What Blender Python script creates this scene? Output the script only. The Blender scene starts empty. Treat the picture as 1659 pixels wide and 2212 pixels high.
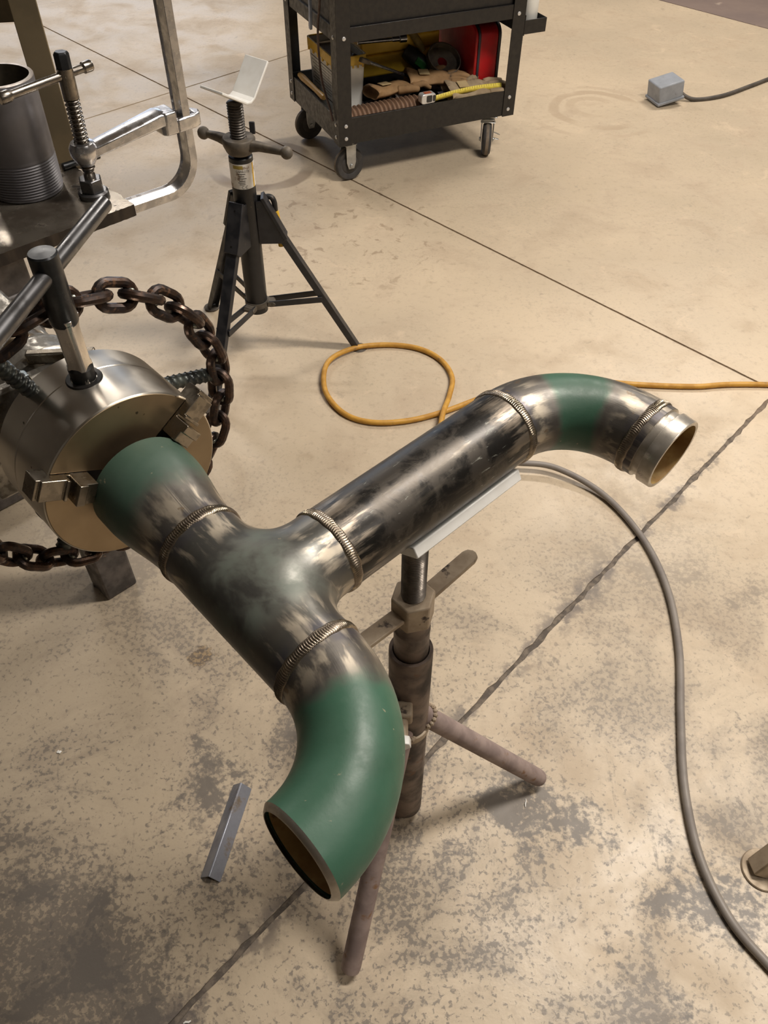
import bpy, bmesh, math, random
import numpy as np
from mathutils import Vector, Matrix
random.seed(7); RNG = np.random.default_rng(7)
SC = bpy.context.scene; COL = SC.collection
PI = math.pi
def R(d): return math.radians(d)

# ---------------------------------------------------------------- camera, world, lights, exposure
CAM_H = 1.46685
PITCH, ROLL = R(47.6317), 0.01309
cam = bpy.data.cameras.new('camera'); cam_o = bpy.data.objects.new('camera', cam); COL.objects.link(cam_o)
cam.sensor_fit = 'VERTICAL'; cam.sensor_height = 24.0; cam.sensor_width = 18.0; cam.lens = 18.7043
cam.clip_start = 0.02
_f = Vector((0, math.cos(PITCH), -math.sin(PITCH))); _u = Vector((0, math.sin(PITCH), math.cos(PITCH))); _r = Vector((1, 0, 0))
_x = _r*math.cos(ROLL) + _u*math.sin(ROLL); _y = -_r*math.sin(ROLL) + _u*math.cos(ROLL)
cam_o.matrix_world = Matrix(((_x.x, _y.x, -_f.x, 0), (_x.y, _y.y, -_f.y, 0), (_x.z, _y.z, -_f.z, CAM_H), (0, 0, 0, 1)))
SC.camera = cam_o
SC.view_settings.view_transform = 'Standard'; SC.view_settings.look = 'None'
SC.view_settings.gamma = 1.0; SC.view_settings.use_curve_mapping = False
SC.view_settings.exposure = 0.0
world = bpy.data.worlds.new('world'); SC.world = world; world.use_nodes = True
world.node_tree.nodes['Background'].inputs[0].default_value = (0.75, 0.85, 1.0, 1)
world.node_tree.nodes['Background'].inputs[1].default_value = 0.9

def area(name, loc, target, sx, sy, power, color):
    l = bpy.data.lights.new(name, 'AREA'); l.shape = 'RECTANGLE'; l.size = sx; l.size_y = sy
    l.energy = power; l.color = color
    o = bpy.data.objects.new(name, l); COL.objects.link(o); o.location = loc
    o.rotation_euler = (Vector(target) - Vector(loc)).to_track_quat('-Z', 'Y').to_euler()
    return o
WARM = (1.0, 0.92, 0.83); COOL = (0.62, 0.76, 1.0)
# rows of shop lights under the roof
for lx, ly, pw in ((-2.2, 5.4, 80), (2.2, 5.0, 112), (-2.8, 1.6, 2), (1.65, 1.5, 132), (-2.2, -2.4, 2), (2.7, -.5, 44)):
    area('shop_light', (lx, ly, 3.5), (lx, ly, 0), 1.5, 0.35, pw, WARM)
# daylight through the open roller door, back left
area('door_daylight', (-2.9, 9.3, 1.75), (-2.2, 2.0, .6), 3.0, 3.2, 26, COOL)

# ---------------------------------------------------------------- mesh helpers
def nrm(v): v = np.asarray(v, float); return v/np.linalg.norm(v)
class MB:
    def __init__(s): s.v = []; s.f = []; s.m = []; s.n = 0; s.attr = {}
    def add(s, v, f, mi=0):
        v = np.asarray(v, float).reshape(-1, 3); s.v.append(v)
        for q in f: s.f.append([i + s.n for i in q]); s.m.append(mi)
        s.n += len(v); return s
    def box(s, c, size, ax=None, mi=0):
        h = np.array(size)/2; pts = np.array([[x, y, z] for x in (-1, 1) for y in (-1, 1) for z in (-1, 1)])*h
        if ax is not None: pts = pts @ np.array(ax)
        return s.add(pts + np.array(c), [(0, 1, 3, 2), (4, 6, 7, 5), (0, 4, 5, 1), (2, 3, 7, 6), (0, 2, 6, 4), (1, 5, 7, 3)], mi)
    def beam(s, p, q, w, h, up=(0, 0, 1), mi=0):
        p = np.array(p, float); q = np.array(q, float); d = q - p; L = np.linalg.norm(d); d = d/L
        up = np.array(up, float); x = np.cross(up, d); x = nrm(x); y = np.cross(d, x)
        return s.box((p + q)/2, (w, h, L), (x, y, d), mi)
    def sweep(s, path, prof, up=None, closed=False, caps=True, mi=0, scales=None):
        """sweep a 2-D profile [(a,b)] along a path using parallel transport frames"""
        P = np.asarray(path, float); n = len(P); prof = np.asarray(prof, float); k = len(prof)
        if closed: T = np.roll(P, -1, 0) - np.roll(P, 1, 0)
        else: T = np.gradient(P, axis=0)
        T = T/np.linalg.norm(T, axis=1)[:, None]
        if up is None: up = np.array([0, 0, 1.]) if abs(T[0][2]) < .9 else np.array([1., 0, 0])
        x = np.cross(up, T[0]); x = nrm(x); V = []
        for i in range(n):
            x = x - T[i]*(x @ T[i]); x = nrm(x); y = np.cross(T[i], x)
            sc = 1 if scales is None else scales[i]
            V.append(P[i] + (prof[:, :1]*x + prof[:, 1:]*y)*sc)
        F = []
        for i in range(n if closed else n - 1):
            j = (i + 1) % n
            for a in range(k):
                b = (a + 1) % k; F.append((i*k + a, i*k + b, j*k + b, j*k + a))
        if caps and not closed:
            F.append(tuple(range(k))[::-1]); F.append(tuple((n-1)*k + a for a in range(k)))
        return s.add(np.concatenate(V), F, mi)
    def tube(s, path, r, n=12, closed=False, caps=True, mi=0, up=None):
        rr = np.full(len(path), r) if np.isscalar(r) else np.asarray(r)
        return s.sweep(path, circle(1.0, n), up, closed, caps, mi, rr)
    def rod(s, p, q, r, n=16, mi=0): return s.tube([p, q], r if not np.isscalar(r) else [r, r], n, mi=mi)
    def lathe(s, prof, o=(0, 0, 0), ax=(0, 0, 1), n=32, mi=0, closed=False):
        """profile [(r,z)] turned about axis ax through o"""
        ax = nrm(ax); t = np.array([1., 0, 0]) if abs(ax[0]) < .9 else np.array([0, 1., 0])
        x = nrm(np.cross(ax, t)); y = np.cross(ax, x); o = np.array(o, float)
        th = np.arange(n)*2*PI/n; ring = np.cos(th)[:, None]*x + np.sin(th)[:, None]*y
        V = [o + ax*z + ring*max(r, 1e-5) for r, z in prof]; k = len(prof); F = []
        for i in range(k if closed else k - 1):
            j = (i + 1) % k
            for a in range(n):
                b = (a + 1) % n; F.append((i*n + a, i*n + b, j*n + b, j*n + a))
        return s.add(np.concatenate(V), F, mi)
    def prism(s, poly, o, ax, ay, az, d, mi=0):
        """extrude polygon (in ax,ay plane at o) by d along az"""
        poly = np.asarray(poly, float); o = np.array(o, float); ax, ay, az = map(np.array, (ax, ay, az))
        b = o + poly[:, :1]*ax + poly[:, 1:]*ay; k = len(poly)
        F = [tuple(range(k))[::-1], tuple(range(k, 2*k))] + [(i, (i+1) % k, k + (i+1) % k, k + i) for i in range(k)]
        return s.add(np.concatenate([b, b + az*d]), F, mi)
    def ball(s, c, r, n=14, m=9, mi=0):
        r = np.array([r, r, r]) if np.isscalar(r) else np.array(r); V = []; F = []
        for i in range(m + 1):
            ph = PI*i/m
            for a in range(n): th = 2*PI*a/n; V.append(np.array(c) + r*np.array([math.sin(ph)*math.cos(th), math.sin(ph)*math.sin(th), math.cos(ph)]))
        for i in range(m):
            for a in range(n): b = (a+1) % n; F.append((i*n + a, (i+1)*n + a, (i+1)*n + b, i*n + b))
        return s.add(V, F, mi)
def circle(r, n): t = np.arange(n)*2*PI/n; return np.stack([r*np.cos(t), r*np.sin(t)], 1)
def catmull(P, k=10):
    P = np.asarray(P, float); P = np.vstack([2*P[0] - P[1], P, 2*P[-1] - P[-2]]); out = []
    for i in range(1, len(P) - 2):
        for t in np.arange(k)/k:
            p0, p1, p2, p3 = P[i-1:i+3]
            out.append(.5*(2*p1 + (p2 - p0)*t + (2*p0 - 5*p1 + 4*p2 - p3)*t*t + (3*p1 - p0 - 3*p2 + p3)*t**3))
    out.append(P[-2]); return np.array(out)

def build(name, mb, mats, parent=None, bevel=0, angle=35, smooth=True, attr=None, sub=0):
    """ONE mesh object; vertices in the parent's own frame"""
    me = bpy.data.meshes.new(name)
    v = np.concatenate(mb.v); me.from_pydata(v.tolist(), [], mb.f)
    for m in (mats if isinstance(mats, (list, tuple)) else [mats]): me.materials.append(m)
    if any(mb.m): me.polygons.foreach_set('material_index', mb.m)
    bm = bmesh.new(); bm.from_mesh(me)
    bmesh.ops.recalc_face_normals(bm, faces=bm.faces); bm.to_mesh(me); bm.free()
    if attr:
        for k, a in attr.items():
            at = me.attributes.new(k, 'FLOAT', 'POINT'); at.data.foreach_set('value', np.asarray(a, float))
    if smooth:
        me.polygons.foreach_set('use_smooth', [True]*len(me.polygons)); me.set_sharp_from_angle(angle=R(angle))
    o = bpy.data.objects.new(name, me); COL.objects.link(o)
    if parent is not None: o.parent = parent
    if bevel:
        b = o.modifiers.new('bevel', 'BEVEL'); b.width = bevel; b.segments = 2; b.limit_method = 'ANGLE'; b.angle_limit = R(40)
    return o
def tag(o, label=None, cat=None, group=None, kind=None):
    if label: o['label'] = label
    if cat: o['category'] = cat
    if group: o['group'] = group
    if kind: o['kind'] = kind
    return o
def thing(name, label, cat, loc=(0, 0, 0), rot=None, group=None):
    o = bpy.data.objects.new(name, None); COL.objects.link(o); o.empty_display_size = .05
    o.location = loc
    if rot is not None: o.rotation_euler = rot
    return tag(o, label, cat, group)
def copy_part(src, parent, loc=None, rot=None, mat=None):
    o = src.copy(); COL.objects.link(o); o.parent = parent
    if loc is not None: o.location = loc
    if rot is not None: o.rotation_euler = rot
    if mat is not None: o.matrix_basis = mat
    return o
def frame(o, x, y, z): return Matrix(((x[0], y[0], z[0], o[0]), (x[1], y[1], z[1], o[1]), (x[2], y[2], z[2], o[2]), (0, 0, 0, 1)))

# ---------------------------------------------------------------- material helpers
class NT:
    def __init__(s, name):
        s.m = bpy.data.materials.new(name); s.m.use_nodes = True; s.t = s.m.node_tree; s.b = s.t.nodes['Principled BSDF']
    def n(s, typ, **k):
        o = s.t.nodes.new(typ)
        for a, v in k.items(): setattr(o, a, v)
        return o
    def l(s, a, b): s.t.links.new(a, b)
    def val(s, sock, v):
        if isinstance(v, bpy.types.NodeSocket): s.l(v, sock)
        else: sock.default_value = v
    def coord(s, kind='Object', scale=(1, 1, 1), rot=(0, 0, 0)):
        c = s.n('ShaderNodeTexCoord'); mp = s.n('ShaderNodeMapping'); s.l(c.outputs[kind], mp.inputs[0])
        mp.inputs['Scale'].default_value = scale; mp.inputs['Rotation'].default_value = rot; return mp.outputs[0]
    def noise(s, vec, scale, detail=4, rough=.55, dist=0.0):
        o = s.n('ShaderNodeTexNoise'); s.l(vec, o.inputs['Vector']); o.inputs['Scale'].default_value = scale
        o.inputs['Detail'].default_value = detail; o.inputs['Roughness'].default_value = rough; o.inputs['Distortion'].default_value = dist
        return o.outputs[0]
    def step(s, x, a, b):
        o = s.n('ShaderNodeMapRange', interpolation_type='SMOOTHSTEP'); s.val(o.inputs[0], x)
        s.val(o.inputs[1], a); s.val(o.inputs[2], b); return o.outputs[0]
    def math(s, op, a, b=0.0, clamp=False):
        o = s.n('ShaderNodeMath', operation=op, use_clamp=clamp); s.val(o.inputs[0], a); s.val(o.inputs[1], b); return o.outputs[0]
    def mix(s, f, a, b):
        o = s.n('ShaderNodeMix', data_type='RGBA'); s.val(o.inputs[0], f)
        for i, c in ((6, a), (7, b)):
            if isinstance(c, bpy.types.NodeSocket): s.l(c, o.inputs[i])
            else: o.inputs[i].default_value = (*c, 1)
        return o.outputs[2]
    def mixf(s, f, a, b):
        o = s.n('ShaderNodeMix', data_type='FLOAT'); s.val(o.inputs[0], f); s.val(o.inputs[2], a); s.val(o.inputs[3], b); return o.outputs[0]
    def bump(s, h, strength=.3, dist=.001):
        o = s.n('ShaderNodeBump'); s.l(h, o.inputs['Height']); o.inputs['Strength'].default_value = strength; o.inputs['Distance'].default_value = dist
        s.l(o.outputs[0], s.b.inputs['Normal'])
    def out(s, col, rough, metal=0.0, spec=None):
        if isinstance(col, tuple): s.b.inputs['Base Color'].default_value = (*col, 1)
        else: s.l(col, s.b.inputs['Base Color'])
        s.val(s.b.inputs['Roughness'], rough); s.val(s.b.inputs['Metallic'], metal)
        if spec is not None: s.b.inputs['Specular IOR Level'].default_value = spec
        return s.m
def M(name, c1, c2=None, rough=.5, rvar=.1, metal=0.0, scale=40, detail=5, lo=.35, hi=.65, bump=0.0, bscale=200, stretch=(1, 1, 1), spots=None, coord='Object', spec=None):
    """two-tone procedural material: c1/c2 mixed by noise, optional spots = (colour, scale, lo, hi)"""
    t = NT(name); v = t.coord(coord, stretch); c2 = c2 or tuple(x*.8 for x in c1)
    nz = t.noise(v, scale, detail); f = t.step(nz, lo, hi); col = t.mix(f, c1, c2); met = metal
    ro = t.mixf(f, max(.02, rough - rvar), min(1, rough + rvar))
    if spots:
        g = t.step(t.noise(v, spots[1], 6, .6), spots[2], spots[3]); col = t.mix(g, col, spots[0])
        if metal > .3: met = t.mixf(g, metal, metal*.3); ro = t.mixf(g, ro, .75)
    if bump: t.bump(t.noise(v, bscale, 4), bump, .0008)
    return t.out(col, ro, met, spec)

# ---------------------------------------------------------------- structure: floor slabs with saw-cut joints, walls, roof
DA = np.array([0.7009, -0.7133]); DN = np.array([0.7133, 0.7009])      # joint directions on the floor
def fp(a, n, z=0.0): p = DA*a + DN*n; return np.array([p[0], p[1], z])

def concrete():
    t = NT('concrete'); P = t.coord('Object')
    big = t.noise(P, 0.9, 3, .6); mid = t.noise(P, 4.5, 6, .62, .4); fine = t.noise(P, 42, 5, .6); grit = t.noise(P, 210, 2, .5)
    col = t.mix(t.step(big, .3, .7), (.60, .49, .352), (.49, .405, .295))
    col = t.mix(t.math('MULTIPLY', t.step(mid, .45, .72), .55), col, (.40, .305, .21))
    col = t.mix(t.math('MULTIPLY', t.step(t.noise(P, 7.5, 7, .65, .8), .56, .72), .5), col, (.66, .53, .38))
    col = t.mix(t.math('MULTIPLY', t.step(fine, .52, .75), .35), col, (.27, .20, .145))
    col = t.mix(t.math('MULTIPLY', t.step(grit, .55, .8), .25), col, (.70, .58, .42))
    # rubbed-in black grime, heaviest where the work is done, plus painted-in shade
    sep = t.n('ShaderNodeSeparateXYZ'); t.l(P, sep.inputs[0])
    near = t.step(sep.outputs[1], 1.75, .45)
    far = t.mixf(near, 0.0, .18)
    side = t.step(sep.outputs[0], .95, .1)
    g1 = t.noise(P, 5.2, 8, .66, .8); pat = t.noise(P, 1.9, 3, .6); gr = t.noise(P, 85, 5, .62); g3 = t.noise(P, 24, 6, .62, .4)
    def wsum(*ab):
        o = 0.0
        for v, k in ab: o = t.math('ADD', o, t.math('MULTIPLY', v, k))
        return o
    grime_shade = t.step(t.noise(P, 2.7, 11, .70, .55), .43, .62)
    grime_shade = t.math('MULTIPLY', grime_shade, near)
    f1 = wsum((g1, .9), (pat, .75), (gr, .42), (g3, .30)); patch = t.math('MULTIPLY', t.step(f1, 1.235, 1.34), near)
    st = t.noise(t.coord('Object', (34, 5.5, 1), (0, 0, R(28))), 1.0, 7, .65, .5)
    f2 = wsum((st, .8), (t.noise(P, 1.7, 3), .6), (gr, .40)); streak = t.math('MULTIPLY', t.step(f2, 1.00, 1.13), near)
    st2 = t.noise(t.coord('Object', (5.5, 30, 1), (0, 0, R(12))), 1.0, 7, .65, .7)
    f3 = wsum((st2, .8), (t.noise(P, 1.45, 3), .6), (gr, .40)); streak = t.math('MAXIMUM', streak, t.math('MULTIPLY', t.step(f3, 1.01, 1.14), near))
    f4 = wsum((t.noise(P, 105, 5, .62, .3), 1.0), (pat, .25), (grime_shade, .16)); speck = t.math('MULTIPLY', t.step(f4, .685, .775), t.mixf(near, .22, t.mixf(side, .6, 1.0)))
    blob = t.math('MULTIPLY', t.step(t.noise(P, 17, 5, .6, .4), .675, .705), t.mixf(near, .3, .9))
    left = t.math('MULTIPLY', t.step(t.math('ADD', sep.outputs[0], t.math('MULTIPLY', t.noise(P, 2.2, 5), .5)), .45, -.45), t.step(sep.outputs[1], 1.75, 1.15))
    col = t.mix(t.math('MULTIPLY', left, .55), col, (.30, .25, .185))  # shade beside the table and positioner, painted into the floor colour
    col = t.mix(t.math('MULTIPLY', grime_shade, .74), col, (.225, .183, .138))  # smudged grime, deepened to paint in shade near the camera
    dirt = t.math('MAXIMUM', t.math('MAXIMUM', t.math('MULTIPLY', patch, .85), t.math('MULTIPLY', streak, .72)), t.math('MAXIMUM', t.math('MULTIPLY', speck, .66), t.math('MULTIPLY', blob, .7)))
    col = t.mix(dirt, col, (.105, .094, .085))
    # grime gathered along the near cross joint
    d = t.n('ShaderNodeVectorMath', operation='DOT_PRODUCT'); t.l(P, d.inputs[0]); d.inputs[1].default_value = (DA[0] + .05*DN[0], DA[1] + .05*DN[1], 0)
    dj = t.math('ABSOLUTE', t.math('ADD', d.outputs['Value'], .405))
    jd = t.math('MULTIPLY', t.step(dj, t.mixf(t.step(t.noise(P, 7, 6, .65), .42, .62), .008, .060), .002), t.step(t.noise(P, 30, 5), .40, .55))
    d2 = t.n('ShaderNodeVectorMath', operation='DOT_PRODUCT'); t.l(P, d2.inputs[0]); d2.inputs[1].default_value = (DN[0], DN[1], 0)
    jd = t.math('MULTIPLY', jd, t.step(d2.outputs['Value'], 2.0, 1.6))
    col = t.mix(t.math('MULTIPLY', jd, .8), col, (.12, .10, .088))
    # ring marks left by drums and tyres, and a few stains
    def ring(cx, cy, r, w, c, k, sx=1.0):
        nonlocal col
        q = t.n('ShaderNodeVectorMath', operation='DISTANCE'); mp = t.n('ShaderNodeMapping'); t.l(P, mp.inputs[0]); mp.inputs['Scale'].default_value = (1, sx, 0)
        t.l(mp.outputs[0], q.inputs[0]); q.inputs[1].default_value = (cx, cy*sx, 0)
        e = t.math('ABSOLUTE', t.math('SUBTRACT', q.outputs['Value'], t.math('ADD', r - .03, t.math('MULTIPLY', t.noise(P, 5, 3), .06))))
        msk = t.math('MULTIPLY', t.step(e, w, w*.55), t.mixf(t.step(t.noise(P, 3.1, 2), .42, .58), .0, k)); col = t.mix(msk, col, c)
    ring(-.525, 3.26, .20, .035, (.27, .20, .13), .9)
    ring(.96, 3.88, .20, .03, (.42, .32, .22), .6); ring(.95, 3.9, .11, .03, (.42, .32, .22), .4); ring(.93, 3.86, .29, .02, (.44, .34, .24), .35)
    ring(-.21, 1.52, .0, .03, (.30, .215, .14), .8)
    bd = t.n('ShaderNodeVectorMath', operation='DISTANCE'); t.l(P, bd.inputs[0]); bd.inputs[1].default_value = (-.3866, .9123, 0)
    bm_ = t.step(t.math('ADD', bd.outputs['Value'], t.math('MULTIPLY', t.noise(P, 55, 5, .65), .085)), .072, .058); col = t.mix(t.math('MULTIPLY', bm_, .85), col, t.mix(t.step(t.noise(P, 120, 3), .45, .6), (.10, .075, .055), (.30, .21, .11)))
    # wheel tracks behind the trolley
    q = t.step(t.noise(P, 18, 4, .6, .6), .58, .66); rg = t.n('ShaderNodeVectorMath', operation='DISTANCE'); t.l(P, rg.inputs[0]); rg.inputs[1].default_value = (-.2, 2.75, 0)
    col = t.mix(t.math('MULTIPLY', t.math('MULTIPLY', q, t.step(rg.outputs['Value'], .6, .3)), .6), col, (.26, .185, .12))
    t.bump(t.math('ADD', t.math('MULTIPLY', fine, .6), t.math('MULTIPLY', grit, .4)), .25, .0015)
    ro = t.mixf(t.step(mid, .35, .7), .36, .58); ro = t.mixf(t.math('MULTIPLY', dirt, .6), ro, .5)
    return t.out(col, ro, 0.0, .5)
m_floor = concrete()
m_darkfloor = M('dark_concrete', (.25, .19, .165), (.19, .145, .13), .5, .1, scale=3, detail=6, lo=.3, hi=.7, spots=((.4, .32, .26), 5, .62, .7))
def joint():
    t = NT('joint_dirt'); P = t.coord('Object'); sep = t.n('ShaderNodeSeparateXYZ'); t.l(P, sep.inputs[0])
    c = t.mix(t.step(t.noise(P, 30, 4), .4, .6), (.28, .20, .14), (.19, .14, .10))
    return t.out(t.mix(t.step(sep.outputs[1], 2.1, 1.5), c, t.mix(t.step(t.noise(P, 60, 5), .4, .62), (.105, .088, .074), (.20, .165, .13))), .95)
m_joint = joint()
floor = build('floor', MB().box((0, 2, -.029), (13.6, 16, .05)), m_joint); tag(floor, kind='structure')
def bcut(n, col): return (-.405 - .05*n) if col == 1 else ((-3.57 - .012*n) if col == 0 else 2.6)
def slab(n0, n1, ca, cb, rough_edge):
    g = .0020; poly = []
    a_lo = lambda n: (-7.2 if ca is None else bcut(n, ca)); a_hi = lambda n: (7.0 if cb is None else bcut(n, cb))
    def jit(k): return k*(RNG.random()**2.2)
    N = lambda L: max(2, int(L/.022)); 
    def line(p, q, inward, k):
        m = N(np.linalg.norm(q - p)); 
        for i in range(m):
            poly.append(p + (q - p)*i/m + inward*(g + jit(k)))
    e = rough_edge
    c = [fp(a_lo(n0) + g, n0 + g), fp(a_hi(n0) - g, n0 + g), fp(a_hi(n1) - g, n1 - g), fp(a_lo(n1) + g, n1 - g)]
    A3 = np.array([*DA, 0]); N3 = np.array([*DN, 0])
    line(c[0], c[1], N3, .001); line(c[1], c[2], -A3, e[1]); line(c[2], c[3], -N3, .001); line(c[3], c[0], A3, e[0])
    return np.array(poly)
rows = [(-6.0, -.9), (-.9, 2.093), (2.093, 5.06), (5.06, 11.)]
for ri, (n0, n1) in enumerate(rows):
    for ca, cb in ((None, 0), (0, 1), (1, 2), (2, None)):
        near = ri in (0, 1); e = (.0055 if near and ca == 1 else .001, .0055 if near and cb == 1 else .001)
        poly = slab(n0, n1, ca, cb, e); k = len(poly); mb = MB()
        top = poly + [0, 0, 0.0]; bot = poly - [0, 0, .0045]
        mb.add(np.vstack([top, bot]), [tuple(range(k))] + [(i, k + i, k + (i+1) % k, (i+1) % k) for i in range(k)])
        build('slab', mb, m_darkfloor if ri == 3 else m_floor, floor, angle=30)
m_wall = M('wall_sheet', (.30, .28, .25), (.26, .24, .21), .55, .1, scale=2)
m_roof = M('roof_sheet', (.28, .26, .23), (.24, .22, .20), .6, .1, scale=1)
HX, Y0, Y1, ZT = 6.5, -4.5, 9.5, 4.6
def wall(name, boxes):
    mb = MB()
    for c, s in boxes: mb.box(c, s)
    return tag(build(name, mb, m_wall), kind='structure')
wall('wall_left', [((-HX - .1, (Y0 + Y1)/2, ZT/2), (.2, Y1 - Y0, ZT))])
wall('wall_right', [((HX + .1, (Y0 + Y1)/2, ZT/2), (.2, Y1 - Y0, ZT))])
wall('wall_front', [((0, Y0 - .1, ZT/2), (2*HX, .2, ZT))])
wall('wall_back', [((-5.5, Y1 + .1, ZT/2), (2.0, .2, ZT)), ((2.6, Y1 + .1, ZT/2), (7.8, .2, ZT)), ((-2.9, Y1 + .1, 4.0), (3.2, .2, 1.2))])
tag(build('ceiling', MB().box((0, (Y0 + Y1)/2, ZT + .1), (2*HX, Y1 - Y0, .2)), m_roof), kind='structure')

# ---------------------------------------------------------------- welded pipe spool
OD = .0889; r0 = OD/2; T0 = np.array([-.1174, .4384, .8608])
U = nrm([.6967, -.7144, -.0659]); Bd = nrm([.7161, .6980, .0027]); Bd = nrm(Bd - U*(U @ Bd)); Nn = np.cross(U, Bd)
CT, CB, LP, RE, LG = .0868, .0880, .2627, .1143, .0402
BET = R(-2.8)
def fitting(name, paint_lo, paint_hi, pa=(.032, .092, .056), pb=(.044, .122, .078)):
    """bare heat-tinted steel near the welds, green shop paint further away (attribute wd = distance to the nearest weld)"""
    t = NT(name); P = t.coord('Object'); a = t.n('ShaderNodeAttribute', attribute_name='wd'); wd = a.outputs['Fac']
    a2 = t.n('ShaderNodeAttribute', attribute_name='ax'); ax = a2.outputs['Fac']; a3 = t.n('ShaderNodeAttribute', attribute_name='th'); th = a3.outputs['Fac']
    cv = t.n('ShaderNodeCombineXYZ'); t.l(t.math('MULTIPLY', ax, 20), cv.inputs[0]); t.l(t.math('MULTIPLY', th, 58), cv.inputs[1])
    # strokes of the flap disc, running away from the weld
    stroke = t.noise(cv.outputs[0], 1.0, 4, .55, .25)
    cv2 = t.n('ShaderNodeCombineXYZ'); t.l(t.math('MULTIPLY', ax, 60), cv2.inputs[0]); t.l(t.math('MULTIPLY', th, 700), cv2.inputs[1])
    brush = t.noise(cv2.outputs[0], 1.0, 2, .5)
    n1 = t.noise(P, 26, 5, .6); n2 = t.noise(P, 55, 5, .6)
    steel = t.mix(t.step(n1, .3, .7), (.120, .112, .103), (.16, .145, .125))
    grind = t.math('MULTIPLY', t.step(stroke, .47, .62), t.step(wd, .052, .020))
    steel = t.mix(grind, steel, (.50, .44, .35))
    # heat tint next to the bead: straw, purple, blue
    tint = t.math('MULTIPLY', t.step(wd, .022, .006), t.step(t.noise(P, 30, 3), .42, .6))
    steel = t.mix(t.math('MULTIPLY', tint, .6), steel, (.075, .072, .10))
    steel = t.mix(t.math('MULTIPLY', t.step(n2, .64, .7), .7), steel, (.20, .14, .085))
    pm = t.step(t.math('ADD', wd, t.math('MULTIPLY', t.math('SUBTRACT', n1, .5), .035)), paint_lo, paint_hi)
    pc = t.mix(t.step(t.noise(P, 11, 4), .35, .68), pa, pb)
    pc = t.mix(t.math('MULTIPLY', t.step(t.noise(P, 70, 5, .6), .68, .73), .8), pc, (.34, .30, .20))
    col = t.mix(pm, steel, pc)
    rs = t.mixf(grind, t.mixf(t.step(n2, .3, .7), .34, .48), .42)
    ro = t.mixf(pm, rs, t.mixf(t.step(n2, .35, .65), .42, .52)); me = t.mixf(pm, .68, 0.0)
    t.bump(t.mixf(pm, brush, t.noise(P, 320, 3)), .14, .0005)
    return t.out(col, ro, me)
m_elbow_near = fitting('painted_elbow', .036, .060)
m_elbow_far = fitting('heat_marked_elbow', .049, .066)
m_reducer = fitting('painted_reducer', .030, .054, (.048, .088, .064), (.062, .108, .080))
def tee_mat():
    t = NT('tee_steel'); P = t.coord('Object'); a = t.n('ShaderNodeAttribute', attribute_name='wd'); wd = a.outputs['Fac']
    a2 = t.n('ShaderNodeAttribute', attribute_name='ax'); a3 = t.n('ShaderNodeAttribute', attribute_name='th')
    cv = t.n('ShaderNodeCombineXYZ'); t.l(t.math('MULTIPLY', a2.outputs['Fac'], 20), cv.inputs[0]); t.l(t.math('MULTIPLY', a3.outputs['Fac'], 72), cv.inputs[1])
    stroke = t.noise(cv.outputs[0], 1.0, 4, .55, .3)
    n1 = t.noise(P, 20, 5, .6, .3); n2 = t.noise(P, 60, 5, .6)
    col = t.mix(t.step(n1, .36, .64), (.112, .112, .103), (.15, .142, .124))
    grey = t.math('MULTIPLY', t.step(wd, .030, .055), t.step(n1, .38, .6))
    col = t.mix(t.math('MULTIPLY', grey, .9), col, (.125, .145, .122))
    g = t.math('MULTIPLY', t.step(stroke, .48, .62), t.step(wd, .046, .022)); col = t.mix(g, col, (.50, .44, .35))
    ch = t.math('MULTIPLY', t.step(t.noise(P, 34, 6, .65), .665, .70), t.step(wd, .03, .05)); col = t.mix(ch, col, (.46, .34, .21))
    tint = t.math('MULTIPLY', t.step(wd, .022, .006), t.step(t.noise(P, 27, 3), .42, .6)); col = t.mix(t.math('MULTIPLY', tint, .6), col, (.07, .07, .10))
    ro = t.mixf(g, t.mixf(grey, .36, .52), .42); me = t.mixf(t.math('MAXIMUM', t.math('MULTIPLY', grey, .8), ch), .66, .1)
    t.bump(t.noise(P, 260, 3), .1, .0005)
    return t.out(col, ro, me)
m_tee = tee_mat()
def mill_mat():
    t = NT('mill_scale_pipe'); P = t.coord('Object'); a = t.n('ShaderNodeAttribute', attribute_name='wd'); wd = a.outputs['Fac']
    a2 = t.n('ShaderNodeAttribute', attribute_name='ax'); ax = a2.outputs['Fac']; a3 = t.n('ShaderNodeAttribute', attribute_name='th'); th = a3.outputs['Fac']
    cv = t.n('ShaderNodeCombineXYZ'); t.l(t.math('MULTIPLY', ax, 14), cv.inputs[0]); t.l(t.math('MULTIPLY', th, 90), cv.inputs[1])
    lng = t.noise(cv.outputs[0], 1.0, 6, .6, .2)
    n1 = t.noise(P, 28, 6, .65, .5)
    col = t.mix(t.step(n1, .42, .58), (.028, .026, .024), (.075, .066, .056))
    col = t.mix(t.math('MULTIPLY', t.step(lng, .52, .70), .8), col, (.12, .105, .085))
    cv3 = t.n('ShaderNodeCombineXYZ'); t.l(t.math('MULTIPLY', ax, 40), cv3.inputs[0]); t.l(t.math('MULTIPLY', th, 190), cv3.inputs[1])
    dust = t.math('MULTIPLY', t.step(t.noise(cv3.outputs[0], 1.0, 8, .68, .4), .60, .66), t.step(t.noise(P, 9, 3), .44, .60)); dust = t.math('MULTIPLY', dust, t.step(wd, .02, .06))
    col = t.mix(t.math('MULTIPLY', dust, .85), col, (.42, .43, .37))
    g = t.math('MULTIPLY', t.step(lng, .47, .6), t.step(wd, .05, .02)); col = t.mix(g, col, (.25, .21, .165))
    ro = t.mixf(dust, t.mixf(t.step(n1, .4, .6), .30, .42), .7); me = t.mixf(dust, .7, .0)
    t.bump(t.noise(P, 240, 4), .12, .0005)
    return t.out(col, ro, me)
m_mill = mill_mat()
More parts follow.
